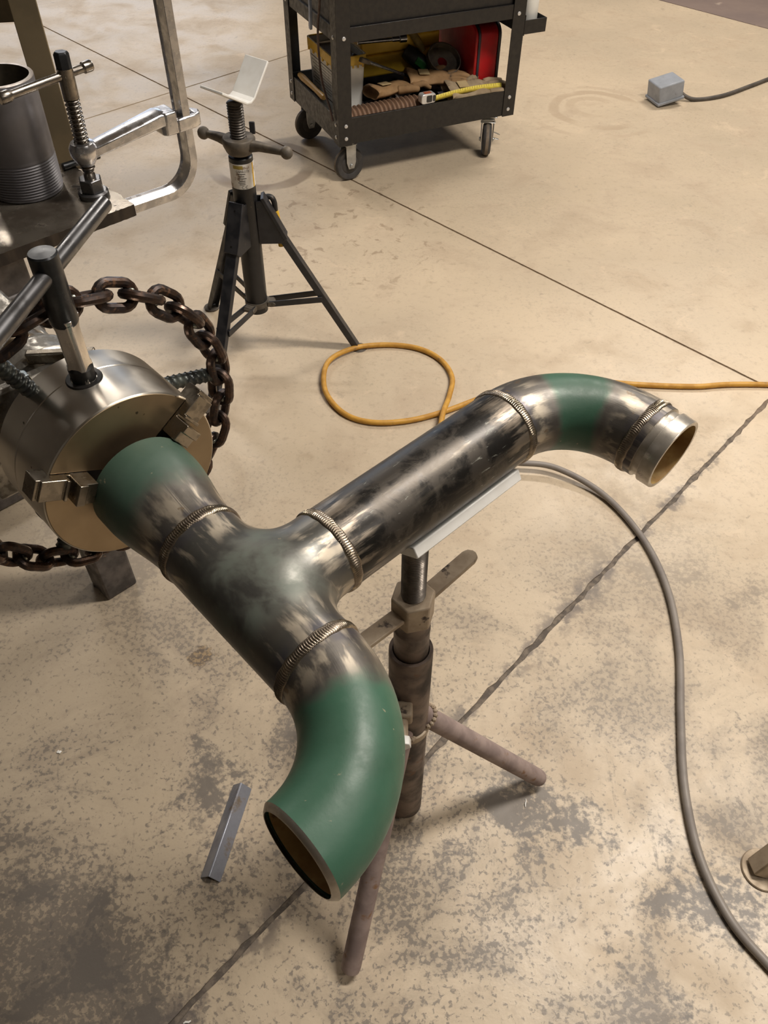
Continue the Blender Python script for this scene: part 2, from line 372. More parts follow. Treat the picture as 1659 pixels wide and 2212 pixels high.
m_weld = M('weld_bead', (.42, .36, .27), (.24, .20, .16), .30, .08, 1.0, 60, lo=.35, hi=.6, bump=.12, bscale=500)
m_bare = M('turned_steel_end', (.62, .58, .52), (.46, .42, .36), .34, .08, .75, 50, bump=.08, bscale=400)
m_inside = M('rusty_pipe_bore', (.52, .36, .14), (.36, .21, .07), .55, .15, 0.0, 35, lo=.35, hi=.65, spots=((.12, .06, .025), 22, .60, .68))

spool = thing('pipe_spool', 'welded steel pipe spool with tee, green elbows and grooved end held in the chuck', 'pipe', tuple(T0))
def loc(p): return np.asarray(p) - T0
def pipe_skin(path, tang, e1, rad, n=64):
    """rings around a path; e1 = reference normal per ring; returns verts, faces, th, idx"""
    V = []; th = np.arange(n)*2*PI/n
    for p, t_, x, r in zip(path, tang, e1, rad):
        y = np.cross(t_, x); V.append(p + r*(np.cos(th)[:, None]*x + np.sin(th)[:, None]*y))
    k = len(path); F = [(i*n + a, i*n + (a+1) % n, (i+1)*n + (a+1) % n, (i+1)*n + a) for i in range(k - 1) for a in range(n)]
    return np.concatenate(V), F, np.tile(th*r0, k)
def skin_obj(name, path, tang, e1, rad, s, wd, mat, mi=None, n=64):
    V, F, th = pipe_skin(path, tang, e1, rad, n); mb = MB(); mb.add(loc(V), F)
    if mi is not None: mb.m = [mi[i] for i in range(len(path) - 1) for _ in range(n)]
    return build(name, mb, mat, spool, angle=40, attr={'wd': np.repeat(wd, n), 'ax': np.repeat(s, n), 'th': th})
def arc_path(start, d0, d1, k=37):
    a = np.linspace(0, PI/2, k); c = start + d1*RE
    P = np.array([c - d1*RE*math.cos(t) + d0*RE*math.sin(t) for t in a]); T = np.array([d0*math.cos(t) + d1*math.sin(t) for t in a])
    E1 = np.array([d1*math.cos(t) - d0*math.sin(t) for t in a]); return P, T, E1, a*RE
wall_t = .0055
# near elbow: run end -> open bevelled end
e2 = nrm(-Bd*math.cos(BET) - Nn*math.sin(BET)); S2 = T0 + U*CT
P, T, E1, s = arc_path(S2, U, e2)
skin_obj('elbow', P, T, E1, np.full(len(P), r0), s, s, m_elbow_near); tag(bpy.data.objects['elbow'], 'green painted elbow with open bevelled end')
Pe = P[-1]; mb = MB()
mb.lathe([(r0, 0), (r0 - .0035, .004), (r0 - wall_t, .0045), (r0 - wall_t, .004)], loc(Pe), T[-1], 64); 
build('bevelled_rim', mb, m_bare, spool)
skin_obj('bore', P[::-1], T[::-1], E1[::-1], np.full(len(P), r0 - wall_t), s, s, m_inside)
# tee: smooth union of two cylinders, meshed with surface nets
def tee_mesh(h=.0032, kk=.034):
    hx, hb = CT, CB; xs = np.arange(-hx - 2*h, hx + 3*h, h); ys = np.arange(-r0 - .012, hb + 3*h, h); zs = np.arange(-r0 - .012, r0 + .012, h)
    X, Y, Z = np.meshgrid(xs, ys, zs, indexing='ij')
    def sd(x, y, z):
        d1 = np.sqrt(y*y + z*z) - r0; yb = y - r0*.85; d2 = np.where(yb > 0, np.sqrt(x*x + z*z) - r0, np.sqrt(x*x + yb*yb + z*z) - r0)
        hh = np.clip(.5 + .5*(d2 - d1)/kk, 0, 1); d = d2*(1 - hh) + d1*hh - kk*hh*(1 - hh)
        return d
    def full(x, y, z): return np.maximum(np.maximum(sd(x, y, z), np.abs(x) - hx), y - hb)
    D = full(X, Y, Z); sgn = D < 0; nx, ny, nz = D.shape
    c = np.zeros((nx-1, ny-1, nz-1), int)
    for a in (0, 1):
        for b in (0, 1):
            for e in (0, 1): c += sgn[a:nx-1+a, b:ny-1+b, e:nz-1+e]
    act = (c > 0) & (c < 8); idx = -np.ones(act.shape, int); ijk = np.argwhere(act); idx[act] = np.arange(len(ijk))
    V = np.stack([xs[ijk[:, 0]] + h/2, ys[ijk[:, 1]] + h/2, zs[ijk[:, 2]] + h/2], 1)
    for _ in range(6):
        d = sd(V[:, 0], V[:, 1], V[:, 2]); e = 1e-4
        g = np.stack([(sd(V[:, 0] + e*(k == 0), V[:, 1] + e*(k == 1), V[:, 2] + e*(k == 2)) - d)/e for k in range(3)], 1)
        V = V - g*(d/np.maximum((g*g).sum(1), .2))[:, None]
        V[:, 0] = np.clip(V[:, 0], -hx, hx); V[:, 1] = np.minimum(V[:, 1], hb)
    F = []
    for ax in range(3):
        s1 = [slice(None)]*3; s2 = [slice(None)]*3; s1[ax] = slice(0, -1); s2[ax] = slice(1, None)
        ch = np.argwhere(sgn[tuple(s1)] != sgn[tuple(s2)]); o = [k for k in range(3) if k != ax]
        for q in ch:
            if min(q[o[0]], q[o[1]]) < 1 or q[o[0]] >= act.shape[o[0]] or q[o[1]] >= act.shape[o[1]]: continue
            quad = []
            for da, db in ((-1, -1), (0, -1), (0, 0), (-1, 0)):
                w = q.copy(); w[o[0]] += da; w[o[1]] += db; quad.append(idx[tuple(w)])
            if min(quad) >= 0: F.append(tuple(quad))
    return V, F
V, F = tee_mesh()
F = [f for f in F if not (np.all(np.abs(np.abs(V[list(f), 0]) - CT) < 1e-5) or np.all(np.abs(V[list(f), 1] - CB) < 1e-5))]
wd = np.minimum(CT - np.abs(V[:, 0]), CB - V[:, 1]); br = V[:, 1] > np.abs(V[:, 0])*1.0 + .012
axv = np.where(br, V[:, 1], V[:, 0]); thv = np.where(br, np.arctan2(V[:, 2], V[:, 0]), np.arctan2(V[:, 2], V[:, 1]) + 7)*r0
Wv = V[:, :1]*U + V[:, 1:2]*Bd + V[:, 2:]*Nn
build('tee', MB().add(Wv, F), m_tee, spool, angle=70, attr={'wd': wd, 'ax': axv, 'th': thv})
# branch pipe
k = 40; s = np.linspace(0, LP, k); P = T0 + Bd*CB + Bd*s[:, None]
o_ = skin_obj('straight_pipe', P, [Bd]*k, [Nn]*k, np.full(k, r0), s, np.minimum(s, LP - s), m_mill); tag(o_, 'black mill-scale straight pipe')
# far elbow, grooved nipple
S4 = T0 + Bd*(CB + LP); P, T, E1, s = arc_path(S4, Bd, U)
o_ = skin_obj('elbow', P, T, E1, np.full(len(P), r0), s, np.minimum(s, s[-1] - s), m_elbow_far); tag(o_, 'heat-marked elbow with a green band')
skin_obj('bore', P[::-1], T[::-1], E1[::-1], np.full(len(P), r0 - wall_t), s, s, m_inside)
S5 = P[-1]; q = LG
mb = MB(); mb.lathe([(r0, 0), (r0, q - .0265), (r0 - .0004, q - .0262), (r0 - .0034, q - .0260), (r0 - .0034, q - .0172), (r0 - .0003, q - .0168), (r0, q - .0164), (r0 - .0005, q - .0012), (r0 - .0012, q), (r0 - wall_t, q), (r0 - wall_t, 0)], loc(S5), U, 80)
nb = 80
mb.m = [0]*nb*2 + [1]*nb*7 + [2]*nb
nip = build('grooved_nipple', mb, [m_elbow_far, m_bare, m_inside], spool, angle=30, attr={'wd': np.repeat([0, .012] + [.012]*9, nb), 'ax': np.repeat(np.linspace(0, q, 11), nb), 'th': np.tile(np.arange(nb)*2*PI/nb*r0, 11)})
# reducer (3 inch to 4 inch) towards the chuck
LR = .094; RB = .0560; k = 40; s = np.linspace(0, LR, k); f_ = np.clip((s - .006)/(LR - .026), 0, 1); f_ = f_*f_*(3 - 2*f_)
S1 = T0 - U*CT
CH_N = nrm([.6913, -.7225, -.0088]); CH_C = np.array([-.2612, .5880, .8734])
end = CH_C + CH_N*.016; 
cen = np.array([S1 + (-U*ss) + (end - (S1 - U*LR))*ff for ss, ff in zip(s, f_)])
rad = r0 + (RB - r0)*f_; tang = [-U*(1 - ff) + -CH_N*ff for ff in f_]; tang = [nrm(t_) for t_ in tang]
E1 = [nrm(Nn - t_*(t_ @ Nn)) for t_ in tang]
skin_obj('bore', cen[::-1], tang[::-1], E1[::-1], (rad - .0055)[::-1], s, s, m_inside)
o_ = skin_obj('reducer', cen, tang, E1, rad, s, s, m_reducer); tag(o_, 'green painted bell reducer gripped by the jaws')
# weld beads with rippled chevrons
def bead(c, ax, N=118, wdt=.0064, hgt=.0024):
    ax = nrm(ax); x = nrm(np.cross(ax, [0.13, .2, 1])); y = np.cross(ax, x); n = N*7; prof = 11; V = []; ph = RNG.random()*6
    for i in range(n):
        t = 2*PI*i/n; rd = math.cos(t)*x + math.sin(t)*y
        wob = 1 + .07*math.sin(5*t + ph) + .05*math.sin(17*t + ph*2)
        for j in range(prof):
            v = -1 + 2*j/(prof - 1); cr = math.sqrt(max(0, 1 - v*v))
            u_ = (t*N/(2*PI) + 1.15*(1 - v*v)) % 1.0; saw = u_**1.6
            h = hgt*wob*(.66*cr + .34*cr*saw) - .0009*(abs(v) > .99)
            V.append(c + rd*(r0 + h - .0002) + ax*(v*wdt*wob))
    F = [(i*prof + j, i*prof + j + 1, ((i+1) % n)*prof + j + 1, ((i+1) % n)*prof + j) for i in range(n) for j in range(prof - 1)]
    return build('weld_bead', MB().add(loc(np.array(V)), F), m_weld, spool, angle=60)
for c, a in ((S1, -U), (S2, -U), (T0 + Bd*CB, Bd), (S4, Bd), (S5, U)): bead(c, a)

# ---------------------------------------------------------------- common materials
def machined(name, c1, c2, rough=.26, turned=False):
    t = NT(name); P = t.coord('Object'); n1 = t.noise(P, 9, 4, .6); n2 = t.noise(P, 14, 4, .6)
    col = t.mix(t.step(n1, .3, .7), c1, c2); spot = t.step(t.noise(P, 95, 2, .5), .745, .77); col = t.mix(t.math('MULTIPLY', spot, .8), col, (.07, .055, .045))
    if turned:
        tg = t.n('ShaderNodeTangent', direction_type='RADIAL', axis='Z'); t.l(tg.outputs[0], t.b.inputs['Tangent'])
        t.b.inputs['Anisotropic'].default_value = .75; t.b.inputs['Anisotropic Rotation'].default_value = .25
    return t.out(col, t.mixf(t.step(n2, .3, .7), rough - .05, rough + .06), 1.0)
m_chuck = machined('turned_chuck_steel', (.74, .70, .63), (.62, .58, .51), .33, True)
m_face = machined('chuck_face_steel', (.47, .37, .245), (.37, .285, .185), .46)
m_jaw = M('ground_jaw_steel', (.36, .32, .26), (.26, .23, .19), .30, .08, 1.0, 70, spots=((.08, .065, .05), 40, .62, .68))
m_blackox = M('black_oxide_steel', (.055, .058, .062), (.035, .037, .040), .34, .08, .75, 45, spots=((.30, .29, .27), 60, .72, .75))
m_gunmetal = M('grey_steel_bar', (.17, .17, .175), (.12, .12, .125), .30, .08, .9, 30, bump=.05)
m_shiny = M('ground_bright_steel', (.78, .76, .74), (.52, .49, .46), .28, .08, 1.0, 35, stretch=(1, 1, .3))
m_sock = M('dark_socket', (.035, .032, .03), (.02, .02, .02), .4, .1, .6)
m_cast = M('cast_aluminium', (.42, .40, .36), (.25, .235, .21), .42, .12, .9, 110, bump=.5, bscale=160, lo=.4, hi=.6)
m_brass = M('oily_spindle_steel', (.38, .30, .20), (.26, .20, .13), .25, .08, 1.0, 30)
m_zinc = M('zinc_plated_nut', (.55, .62, .64), (.42, .48, .50), .24, .06, 1.0, 60)
m_chain = M('rusty_chain_steel', (.105, .066, .048), (.045, .036, .034), .36, .10, .8, 70, lo=.36, hi=.62, spots=((.16, .078, .036), 50, .58, .68), bump=.15)
m_tack = M('tack_weld_metal', (.32, .33, .29), (.20, .21, .18), .35, .1, .9, 90)
m_rebar = M('black_rebar', (.05, .055, .055), (.10, .11, .10), .38, .1, .7, 60)
m_table = M('steel_table_top', (.26, .23, .19), (.115, .095, .075), .30, .12, .75, 14, detail=8, lo=.38, hi=.62, spots=((.035, .028, .022), 26, .57, .66), bump=.08)
m_tabedge = M('cut_plate_edge', (.075, .062, .052), (.045, .038, .033), .45, .1, .7, 40, stretch=(1, 1, .3))
m_tube = M('dark_square_tube', (.16, .145, .14), (.085, .078, .076), .48, .12, .45, 24, spots=((.20, .14, .10), 40, .64, .72))
m_olive = M('primer_painted_steel', (.27, .215, .13), (.20, .16, .098), .5, .1, .2, 12, spots=((.07, .055, .04), 60, .7, .74))
m_forge = M('forged_bright_clamp', (.74, .74, .76), (.54, .54, .56), .26, .08, 1.0, 55, bump=.12, bscale=150, spots=((.14, .11, .09), 70, .72, .76))
m_screw = M('oiled_screw_thread', (.34, .31, .27), (.20, .18, .16), .28, .08, 1.0, 60)
m_grey_pipe = M('dull_grey_pipe', (.185, .18, .19), (.14, .135, .145), .46, .1, .3, 12, detail=6, spots=((.20, .165, .13), 30, .68, .76))
m_bevel = M('cut_pipe_rim', (.52, .47, .43), (.40, .36, .33), .38, .1, .7, 60)

# ---------------------------------------------------------------- pipe positioner: three-jaw chuck, chain hand wheel, spindle
HX_ = nrm(np.cross([0, 0, 1.], CH_N)); VZ = np.cross(CH_N, HX_)
if HX_ @ np.array([.7225, .6913, 0]) < 0: HX_ = -HX_
if VZ[2] < 0: VZ = -VZ
RC, LC = .0977, .096
def rdir(deg): return HX_*math.cos(R(deg)) + VZ*math.sin(R(deg))
pos = thing('pipe_positioner', 'three-jaw chuck positioner with a hand wheel of welded rusty chain', 'chuck', tuple(CH_C))
def lc(p): return np.asarray(p) - CH_C
Z0 = np.zeros(3)
mb = MB().lathe([(RC - .0012, 0), (RC, -.0012), (RC, -.058), (RC - .0006, -.0588), (RC - .0006, -.0602), (RC, -.061), (RC, -LC + .001), (RC - .001, -LC), (.03, -LC)], Z0, (0, 0, 1), 128)
body = build('chuck_body', mb, m_chuck, pos, angle=25); body.matrix_basis = frame((0, 0, 0), HX_, VZ, CH_N)
# face in three sectors with jaw slots between
JAW = (32, 152, 272); hw = .0122
mb = MB()
for q in range(3):
    a0, a1 = JAW[q], JAW[(q+1) % 3] + (360 if q == 2 else 0)
    def side(a, sg):
        d, p = rdir(a), np.cross(CH_N, rdir(a)); sgp = sg
        return d, p*sgp
    d0, p0 = side(a0, 1); d1, p1 = side(a1, -1)
    if (rdir((a0 + a1)/2) @ p0) < 0: p0 = -p0
    if (rdir((a0 + a1)/2) @ p1) < 0: p1 = -p1
    rr = RC - .0014; off = math.degrees(math.asin(hw/rr)); pts = []
    for t in np.linspace(a0 + off, a1 - off, 40): pts.append(rdir(t)*rr)
    # inner corner where the two slot walls meet
    A = np.array([[d0 @ HX_, -(d1 @ HX_)], [d0 @ VZ, -(d1 @ VZ)]]); bvec = np.array([(p1 - p0) @ HX_, (p1 - p0) @ VZ])*hw
    tt = np.linalg.solve(A, bvec); pts.append(d0*tt[0] + p0*hw)
    pts = np.array(pts); kk_ = len(pts); dn = CH_N*.0135
    mb.add(np.vstack([pts + CH_N*.0006, pts - dn]), [tuple(range(kk_)), tuple(range(kk_, 2*kk_))[::-1]] + [(i, kk_ + i, kk_ + (i+1) % kk_, (i+1) % kk_) for i in range(kk_)])
build('chuck_face', mb, m_face, pos, angle=25, bevel=.0006)
# stepped jaws
prof = [(.113, -.012), (.113, .008), (.1085, .008), (.1085, .0115), (.084, .0115), (.084, .0145), (.0805, .0145), (.0805, .0040), (.0770, .0040), (.0770, .0255), (.0680, .0255), (.0680, .0225), (RB + .0004, .0225), (RB + .0004, -.012)]
for a in JAW:
    d = rdir(a); p = np.cross(CH_N, d)
    build('jaw', MB().prism(prof, -p*.0115, d, CH_N, p, .023), m_jaw, pos, bevel=.0007)
# key sockets round the body
for a in (90.2, 210.2, 330.2):
    d = rdir(a); c = -CH_N*.0535 + d*(RC - .0012)
    build('key_socket', MB().lathe([(.0130, -.001), (.0130, .0021), (.0172, .0019), (.0180, .0006), (.0180, -.003), (.0, -.003)][:5] + [(.0130, -.001)], c, d, 32), m_sock, pos)
# chain hand wheel on rebar spokes
RC_L, RR = .081, .163; ring_c = -CH_N*RC_L + HX_*.002
NLINK = 34; pitch = 2*PI*RR/NLINK; wire = .0054
def link_mesh():
    hl, wr = pitch*.5 + wire, .0125; pts = []
    for t in np.linspace(-PI/2, PI/2, 9): pts.append(((hl - wr) + wr*math.cos(t), wr*math.sin(t), 0))
    for t in np.linspace(PI/2, 3*PI/2, 9): pts.append((-(hl - wr) + wr*math.cos(t), wr*math.sin(t), 0))
    return MB().tube(np.array(pts), wire, 10, closed=True, up=(0, 0, 1))
lk = tk = None
for i in range(NLINK):
    a = (i + .35)*360/NLINK; d = rdir(a); tg = np.cross(CH_N, d); w = d*math.sin(R(20)) + CH_N*math.cos(R(20)); v = np.cross(w, tg)
    if i % 2: v, w = w, -v
    mw = frame(ring_c + d*(RR + .0006*math.sin(i*5.1)), tg, v, w)
    if lk is None:
        lk = build('chain_link', link_mesh(), m_chain, pos); lk.matrix_basis = mw
        tk = build('tack_weld', MB().ball((pitch*.5, .001, .0035), (.0050, .0060, .0046), 10, 7).ball((pitch*.5 - .003, -.003, -.003), (.004, .004, .004), 8, 6), m_tack, lk)
    else:
        l2 = copy_part(lk, pos, mat=mw); copy_part(tk, l2)
def rebar(p, q, r=.0062):
    d = nrm(q - p); L = np.linalg.norm(q - p); n = int(L/.0018); path = [p + d*L*i/n for i in range(n + 1)]
    rr = [r*(1.16 if i % 4 == 0 else 1.0) for i in range(n + 1)]
    return MB().tube(path, rr, 12)
for a in (2, 117, 238):
    d = rdir(a); build('rebar_spoke', rebar(-CH_N*.084 + rdir(a + (10 if a == 2 else 0))*(RC - .002), ring_c + d*(RR - .012), .0078), m_rebar, pos)
# spindle behind the chuck
build('back_plate', MB().lathe([(.06, -LC), (.075, -LC - .001), (.075, -LC - .012), (.045, -LC - .013)], Z0, CH_N, 64), m_brass, pos)
build('spindle', MB().lathe([(.045, -LC - .012), (.045, -.20), (.052, -.201), (.052, -.23), (.045, -.231), (.045, -.26)], Z0, CH_N, 48), m_brass, pos)
sp = build('bearing_plate', MB().box(-CH_N*.150 - VZ*.010 - HX_*.03, (.15, .135, .016), (HX_, VZ, CH_N)), m_cast, pos, bevel=.004)
build('housing', MB().box(-CH_N*.34 - VZ*.065, (.12, .11, .26), (HX_, VZ, CH_N)).lathe([(.03, -.17), (.062, -.172), (.062, -.21), (.05, -.22)], Z0, CH_N, 32), m_cast, pos, bevel=.006)
build('guard_bar', MB().beam(lc((-.389, .702, .938)), lc((-.316, .7095, .938)), .010, .014), m_jaw, pos, bevel=.002)
def hexnut(c, ax, af, h, hole=0.0):
    ax = nrm(ax); x = nrm(np.cross(ax, [.3, .1, .9])); y = np.cross(ax, x); rr = af/math.sqrt(3)
    return MB().prism([(rr*math.cos(R(60*i)), rr*math.sin(R(60*i))) for i in range(6)], c, x, y, ax, h)
for hx_, vz_ in ((-.040, .074),):
    c = -CH_N*.128 + HX_*hx_ + VZ*vz_
    n_ = build('hex_nut', hexnut(c, CH_N, .019, .012), m_zinc, pos, bevel=.0012)
    build('stud', MB().rod(c - CH_N*.03, c + CH_N*.024, .0058), m_zinc, n_)
build('bracket', MB().box(-CH_N*.45 - VZ*.09 - HX_*.0, (.10, .04, .14), (HX_, VZ, CH_N)), m_tube, pos, bevel=.003)

# ---------------------------------------------------------------- chuck key in the top socket
KD = rdir(90.2); KP = CH_C - CH_N*.0535 + KD*RC; key = thing('chuck_key', 'dark steel T-handled chuck key standing in the top of the chuck', 'chuck key', tuple(KP))
e1 = CH_N; e2k = np.cross(KD, CH_N); HD = nrm(e1*math.cos(2.2324) + e2k*math.sin(2.2324)); sx = nrm(e1*.82 + e2k*.57); sy = np.cross(KD, sx)
sq = lambda r, c=.3: [(r, r*(1-c)), (r*(1-c), r), (-r*(1-c), r), (-r, r*(1-c)), (-r, -r*(1-c)), (-r*(1-c), -r), (r*(1-c), -r), (r, -r*(1-c))]
build('shank', MB().sweep([KD*-.004, KD*.018, KD*.02, KD*.058, KD*.072], sq(.0092), up=sx, scales=[1.08, 1.08, 1.0, 1.0, 1.25]), m_shiny, key, bevel=.0008)
build('shank_tip', MB().lathe([(.0118, -.003), (.0124, .014), (.0105, .0165)], Z0, KD, 24), m_sock, key)
hd = build('hub', MB().lathe([(.0, .064), (.0112, .064), (.0130, .067), (.0130, .1345), (.0118, .1362), (.0, .1364)], Z0, KD, 40), m_blackox, key)
hc = KD*.1164
build('handle', MB().rod(hc - HD*.150, hc + HD*.127, .0080, 24), m_gunmetal, key, bevel=.001)

# ---------------------------------------------------------------- steel work table
ZT_ = .845; TC = np.array([-.4105, 1.2335]); TF = np.array([-.7167, -.6974]); TI = np.array([-.7034, .7108])
tab = thing('work_table', 'oily steel plate work table on a dark square tube leg', 'table', (-.616, 1.1085, 0))
def lt(p): return np.array(p) - np.array([-.616, 1.1085, 0])
poly = []
for p, q, jt in ((TC, TC + TF*1.2, .0008), (TC + TF*1.2, TC + TF*1.2 + TI*.215, 0), (TC + TF*1.2 + TI*.215, TC + TI*.215, .0008), (TC + TI*.215, TC, .0022)):
    n = max(2, int(np.linalg.norm(q - p)/.006)); poly += [p + (q - p)*i/n + RNG.normal(0, jt, 2)*.5 for i in range(n)]
poly = np.array(poly); k = len(poly); top = np.column_stack([poly, np.full(k, ZT_)]); bt = top - [0, 0, .019]
build('table_top', MB().add(lt(np.vstack([top, bt])), [tuple(range(k)), tuple(range(k, 2*k))[::-1]], 0).add(lt(np.vstack([top, bt])), [(i, k + i, k + (i+1) % k, (i+1) % k) for i in range(k)], 1), [m_table, m_tabedge], tab, angle=50)
TFa = np.array([*TF, 0]); TIa = np.array([*TI, 0])
build('apron', MB().beam(lt(np.array([*(TC + TI*.05 + TF*.19), ZT_ - .059])), lt(np.array([*(TC + TI*.05 + TF*1.15), ZT_ - .059])), .06, .08), m_tube, tab, bevel=.003)
build('leg', MB().box((0, 0, .383), (.075, .075, .766), (TFa, TIa, np.array([0, 0, 1.]))), m_tube, tab, bevel=.005)
build('leg', MB().box(lt(np.array([*(TC + TI*.17 + TF*1.1), .41])), (.075, .075, .82), (TFa, TIa, np.array([0, 0, 1.]))), m_tube, tab, bevel=.005)
build('base_rail', MB().beam(lt((-1.16, 1.156, .034)), lt((-.875, 1.433, .034)), .06, .06), m_tube, tab, bevel=.003)

# threaded pipe standing on the table
tp = thing('threaded_pipe', 'grey threaded pipe length standing upright on the steel table', 'pipe', (-.5965, 1.2825, ZT_ + .0012), (R(-1.0), R(.6), 0))
prof_ = [(.0555, .0)]
for i in range(13):
    z = .003 + i*.0043; prof_ += [(.0545 + .00008*i, z), (.0568 + .00003*i, z + .0022)]
prof_ += [(.0562, .0600), (.0570, .0615), (.0570, .171)]
build('pipe_wall', MB().lathe(prof_ , n=96), m_grey_pipe, tp, angle=60)
build('cut_rim', MB().lathe([(.0570, .171), (.0563, .1722), (.0508, .1722)], n=96), m_bevel, tp)
build('bore', MB().lathe([(.0508, .1722), (.0508, 0.0)], n=64), M('dark_pipe_bore', (.10, .085, .06), (.06, .05, .038), .6, .1, .3), tp)

# ---------------------------------------------------------------- bar clamp on the table corner
CX = np.array([-.4825, 1.2625, ZT_]); CD = np.array([math.cos(R(41.1)), math.sin(R(41.1)), 0]); CP = np.array([-CD[1], CD[0], 0]); Zv = np.array([0, 0, 1.])
fc = thing('bar_clamp', 'heavy forged bar clamp gripping the table corner', 'clamp', tuple(CX)); TH = .1815
ibeam = [(.0075, .0165), (.0045, .0115), (.0045, -.0115), (.0075, -.0165), (-.0075, -.0165), (-.0045, -.0115), (-.0045, .0115), (-.0075, .0165)]
z0 = -.0365; rb = .055
path = [CD*TH + Zv*z for z in (.40, .2, .1, .06)] + [CD*(TH - rb + rb*math.cos(t)) + Zv*(z0 + rb - rb*math.sin(t)) for t in np.linspace(0, PI/2, 12)] + [CD*x + Zv*z0 for x in (.09, .06, .03, .004)]
build('rail', MB().sweep(path, ibeam, up=CP), m_forge, fc, bevel=.0012, angle=30)
build('lower_jaw', MB().lathe([(0, .0), (.016, .0), (.016, .013), (.011, .0172), (0, .0172)], Zv*(z0), Zv, 24), m_forge, fc)
za = .073
ax_s = nrm(np.array([.0, -.006, 1.0]) + CD*.034)
am = MB(); aprof = [(.009, .017), (.012, .008), (.012, -.010), (.008, -.018), (-.008, -.018), (-.012, -.010), (-.012, .008), (-.009, .017)]
am.sweep([CD*.012 + Zv*(za - .004), CD*.05 + Zv*(za + .002), CD*.10 + Zv*(za + .010), CD*(TH - .045) + Zv*(za + .016), CD*(TH - .030) + Zv*(za + .012)], aprof, up=CP, scales=[.85, .92, 1.0, 1.08, .95])
build('sliding_arm', am, m_forge, fc, bevel=.002, angle=40)
sl = [(-.040, .014), (-.034, .024), (-.012, .017), (.014, .0165), (.026, .011), (.031, 0), (.026, -.011), (.014, -.0165), (-.012, -.017), (-.034, -.020), (-.040, -.012)]
sm = MB(); inner = [(-.0172, .0088), (.0172, .0088), (.0172, -.0088), (-.0172, -.0088)]
for zz0, zz1 in ((za - .012, za + .020),):
    for lo, hi in ((0, 1),):
        o_pts = [CD*(TH + a) + CP*b for a, b in sl]; i_pts = [CD*(TH + a) + CP*b for a, b in ((.0172, .0088), (.0172, -.0088), (-.0172, -.0088), (-.0172, .0088))]
sm.prism([(-.046, .013), (-.040, .020), (-.0182, .020), (-.0182, -.020), (-.040, -.020), (-.046, -.013)], CD*TH + Zv*(za - .010), CD, CP, Zv, .036)
sm.prism([(-.019, .0088), (-.019, .020), (.014, .018), (.027, .012), (.033, 0), (.027, -.012), (.014, -.018), (-.019, -.020), (-.019, -.0088), (.0178, -.0088), (.0178, .0088)], CD*TH + Zv*(za - .010), CD, CP, Zv, .022)
build('slide_head', sm, m_forge, fc, bevel=.003, angle=40)
build('boss', MB().lathe([(.0125, za - .022), (.0165, za - .016), (.0215, za - .006), (.0220, za + .004), (.0180, za + .012), (.0120, za + .013)], Z0, ax_s, 28), m_forge, fc)
thr = []
for i in range(150):
    z = .045 + i*.0007; thr.append((.0098 + .0020*math.sin(2*PI*i/9.0), z))
build('screw', MB().lathe([(0, .012), (.0092, .012), (.0092, .036), (.0070, .0375), (.0070, .0395), (.0092, .041)] + thr + [(.0118, .1502), (.0120, .192), (.0, .192)], Z0, ax_s, 28), m_screw, fc, angle=60)
hxh = MB(); hx_ax = ax_s; x_ = nrm(np.cross(ax_s, CP)); y_ = np.cross(ax_s, x_)
hxh.sweep([ax_s*.190, ax_s*.2105, ax_s*.214], [(.0116*math.cos(R(60*i + 18)), .0116*math.sin(R(60*i + 18))) for i in range(6)], up=x_, scales=[1, 1, .8])
build('hex_end', hxh, m_blackox, fc, bevel=.0008)
tc_ = ax_s*.183; td = nrm(np.array([.6867, .7270, .06])); tb = MB()
tb.lathe([(0, -.108), (.0075, -.108), (.0086, -.106), (.0086, -.093), (.0068, -.090), (.0062, -.088), (.0062, .026), (.0066, .028), (.0082, .030), (.0082, .042), (.0072, .044), (0, .044)], tc_, td, 20)
build('tommy_bar', tb, m_screw, fc)
build('foot', hexnut(np.array([0, 0, .0085]), Zv, .034, .021), m_gunmetal, fc, bevel=.002)
build('foot_flange', MB().lathe([(0, 0), (.0245, 0), (.0245, .007), (.021, .0095), (0, .0095)], Z0, Zv, 32), m_gunmetal, fc)

# short black rod lying on the table
rodp = thing('steel_rod', 'short black steel rod lying on the table behind the clamp screw', 'rod', (-.535, 1.372, ZT_ + .0062))
build('bar', MB().rod((-.022, -.022, 0), (.028, .026, 0), .006), m_blackox, rodp, bevel=.001)


# brown angle upright and cross bar bolted to the far edge of the table
ub = np.array([-.5735, 1.418, .815]); L_ = [(0, 0), (.042, 0), (.042, .004), (.004, .004), (.004, .042), (0, .042)]
ux = np.array([.98, .2, 0]); uy = np.array([-.2, .98, 0])
build('upright', MB().prism([(a - .021, b - .0) for a, b in L_], lt(ub), ux, uy, Zv, .55), m_olive, tab, bevel=.0012)
build('cross_bar', MB().box(lt(ub + np.array([-.30, -.02, .245])), (.56, .008, .036), (ux, uy, Zv)), m_olive, tab, bevel=.001)

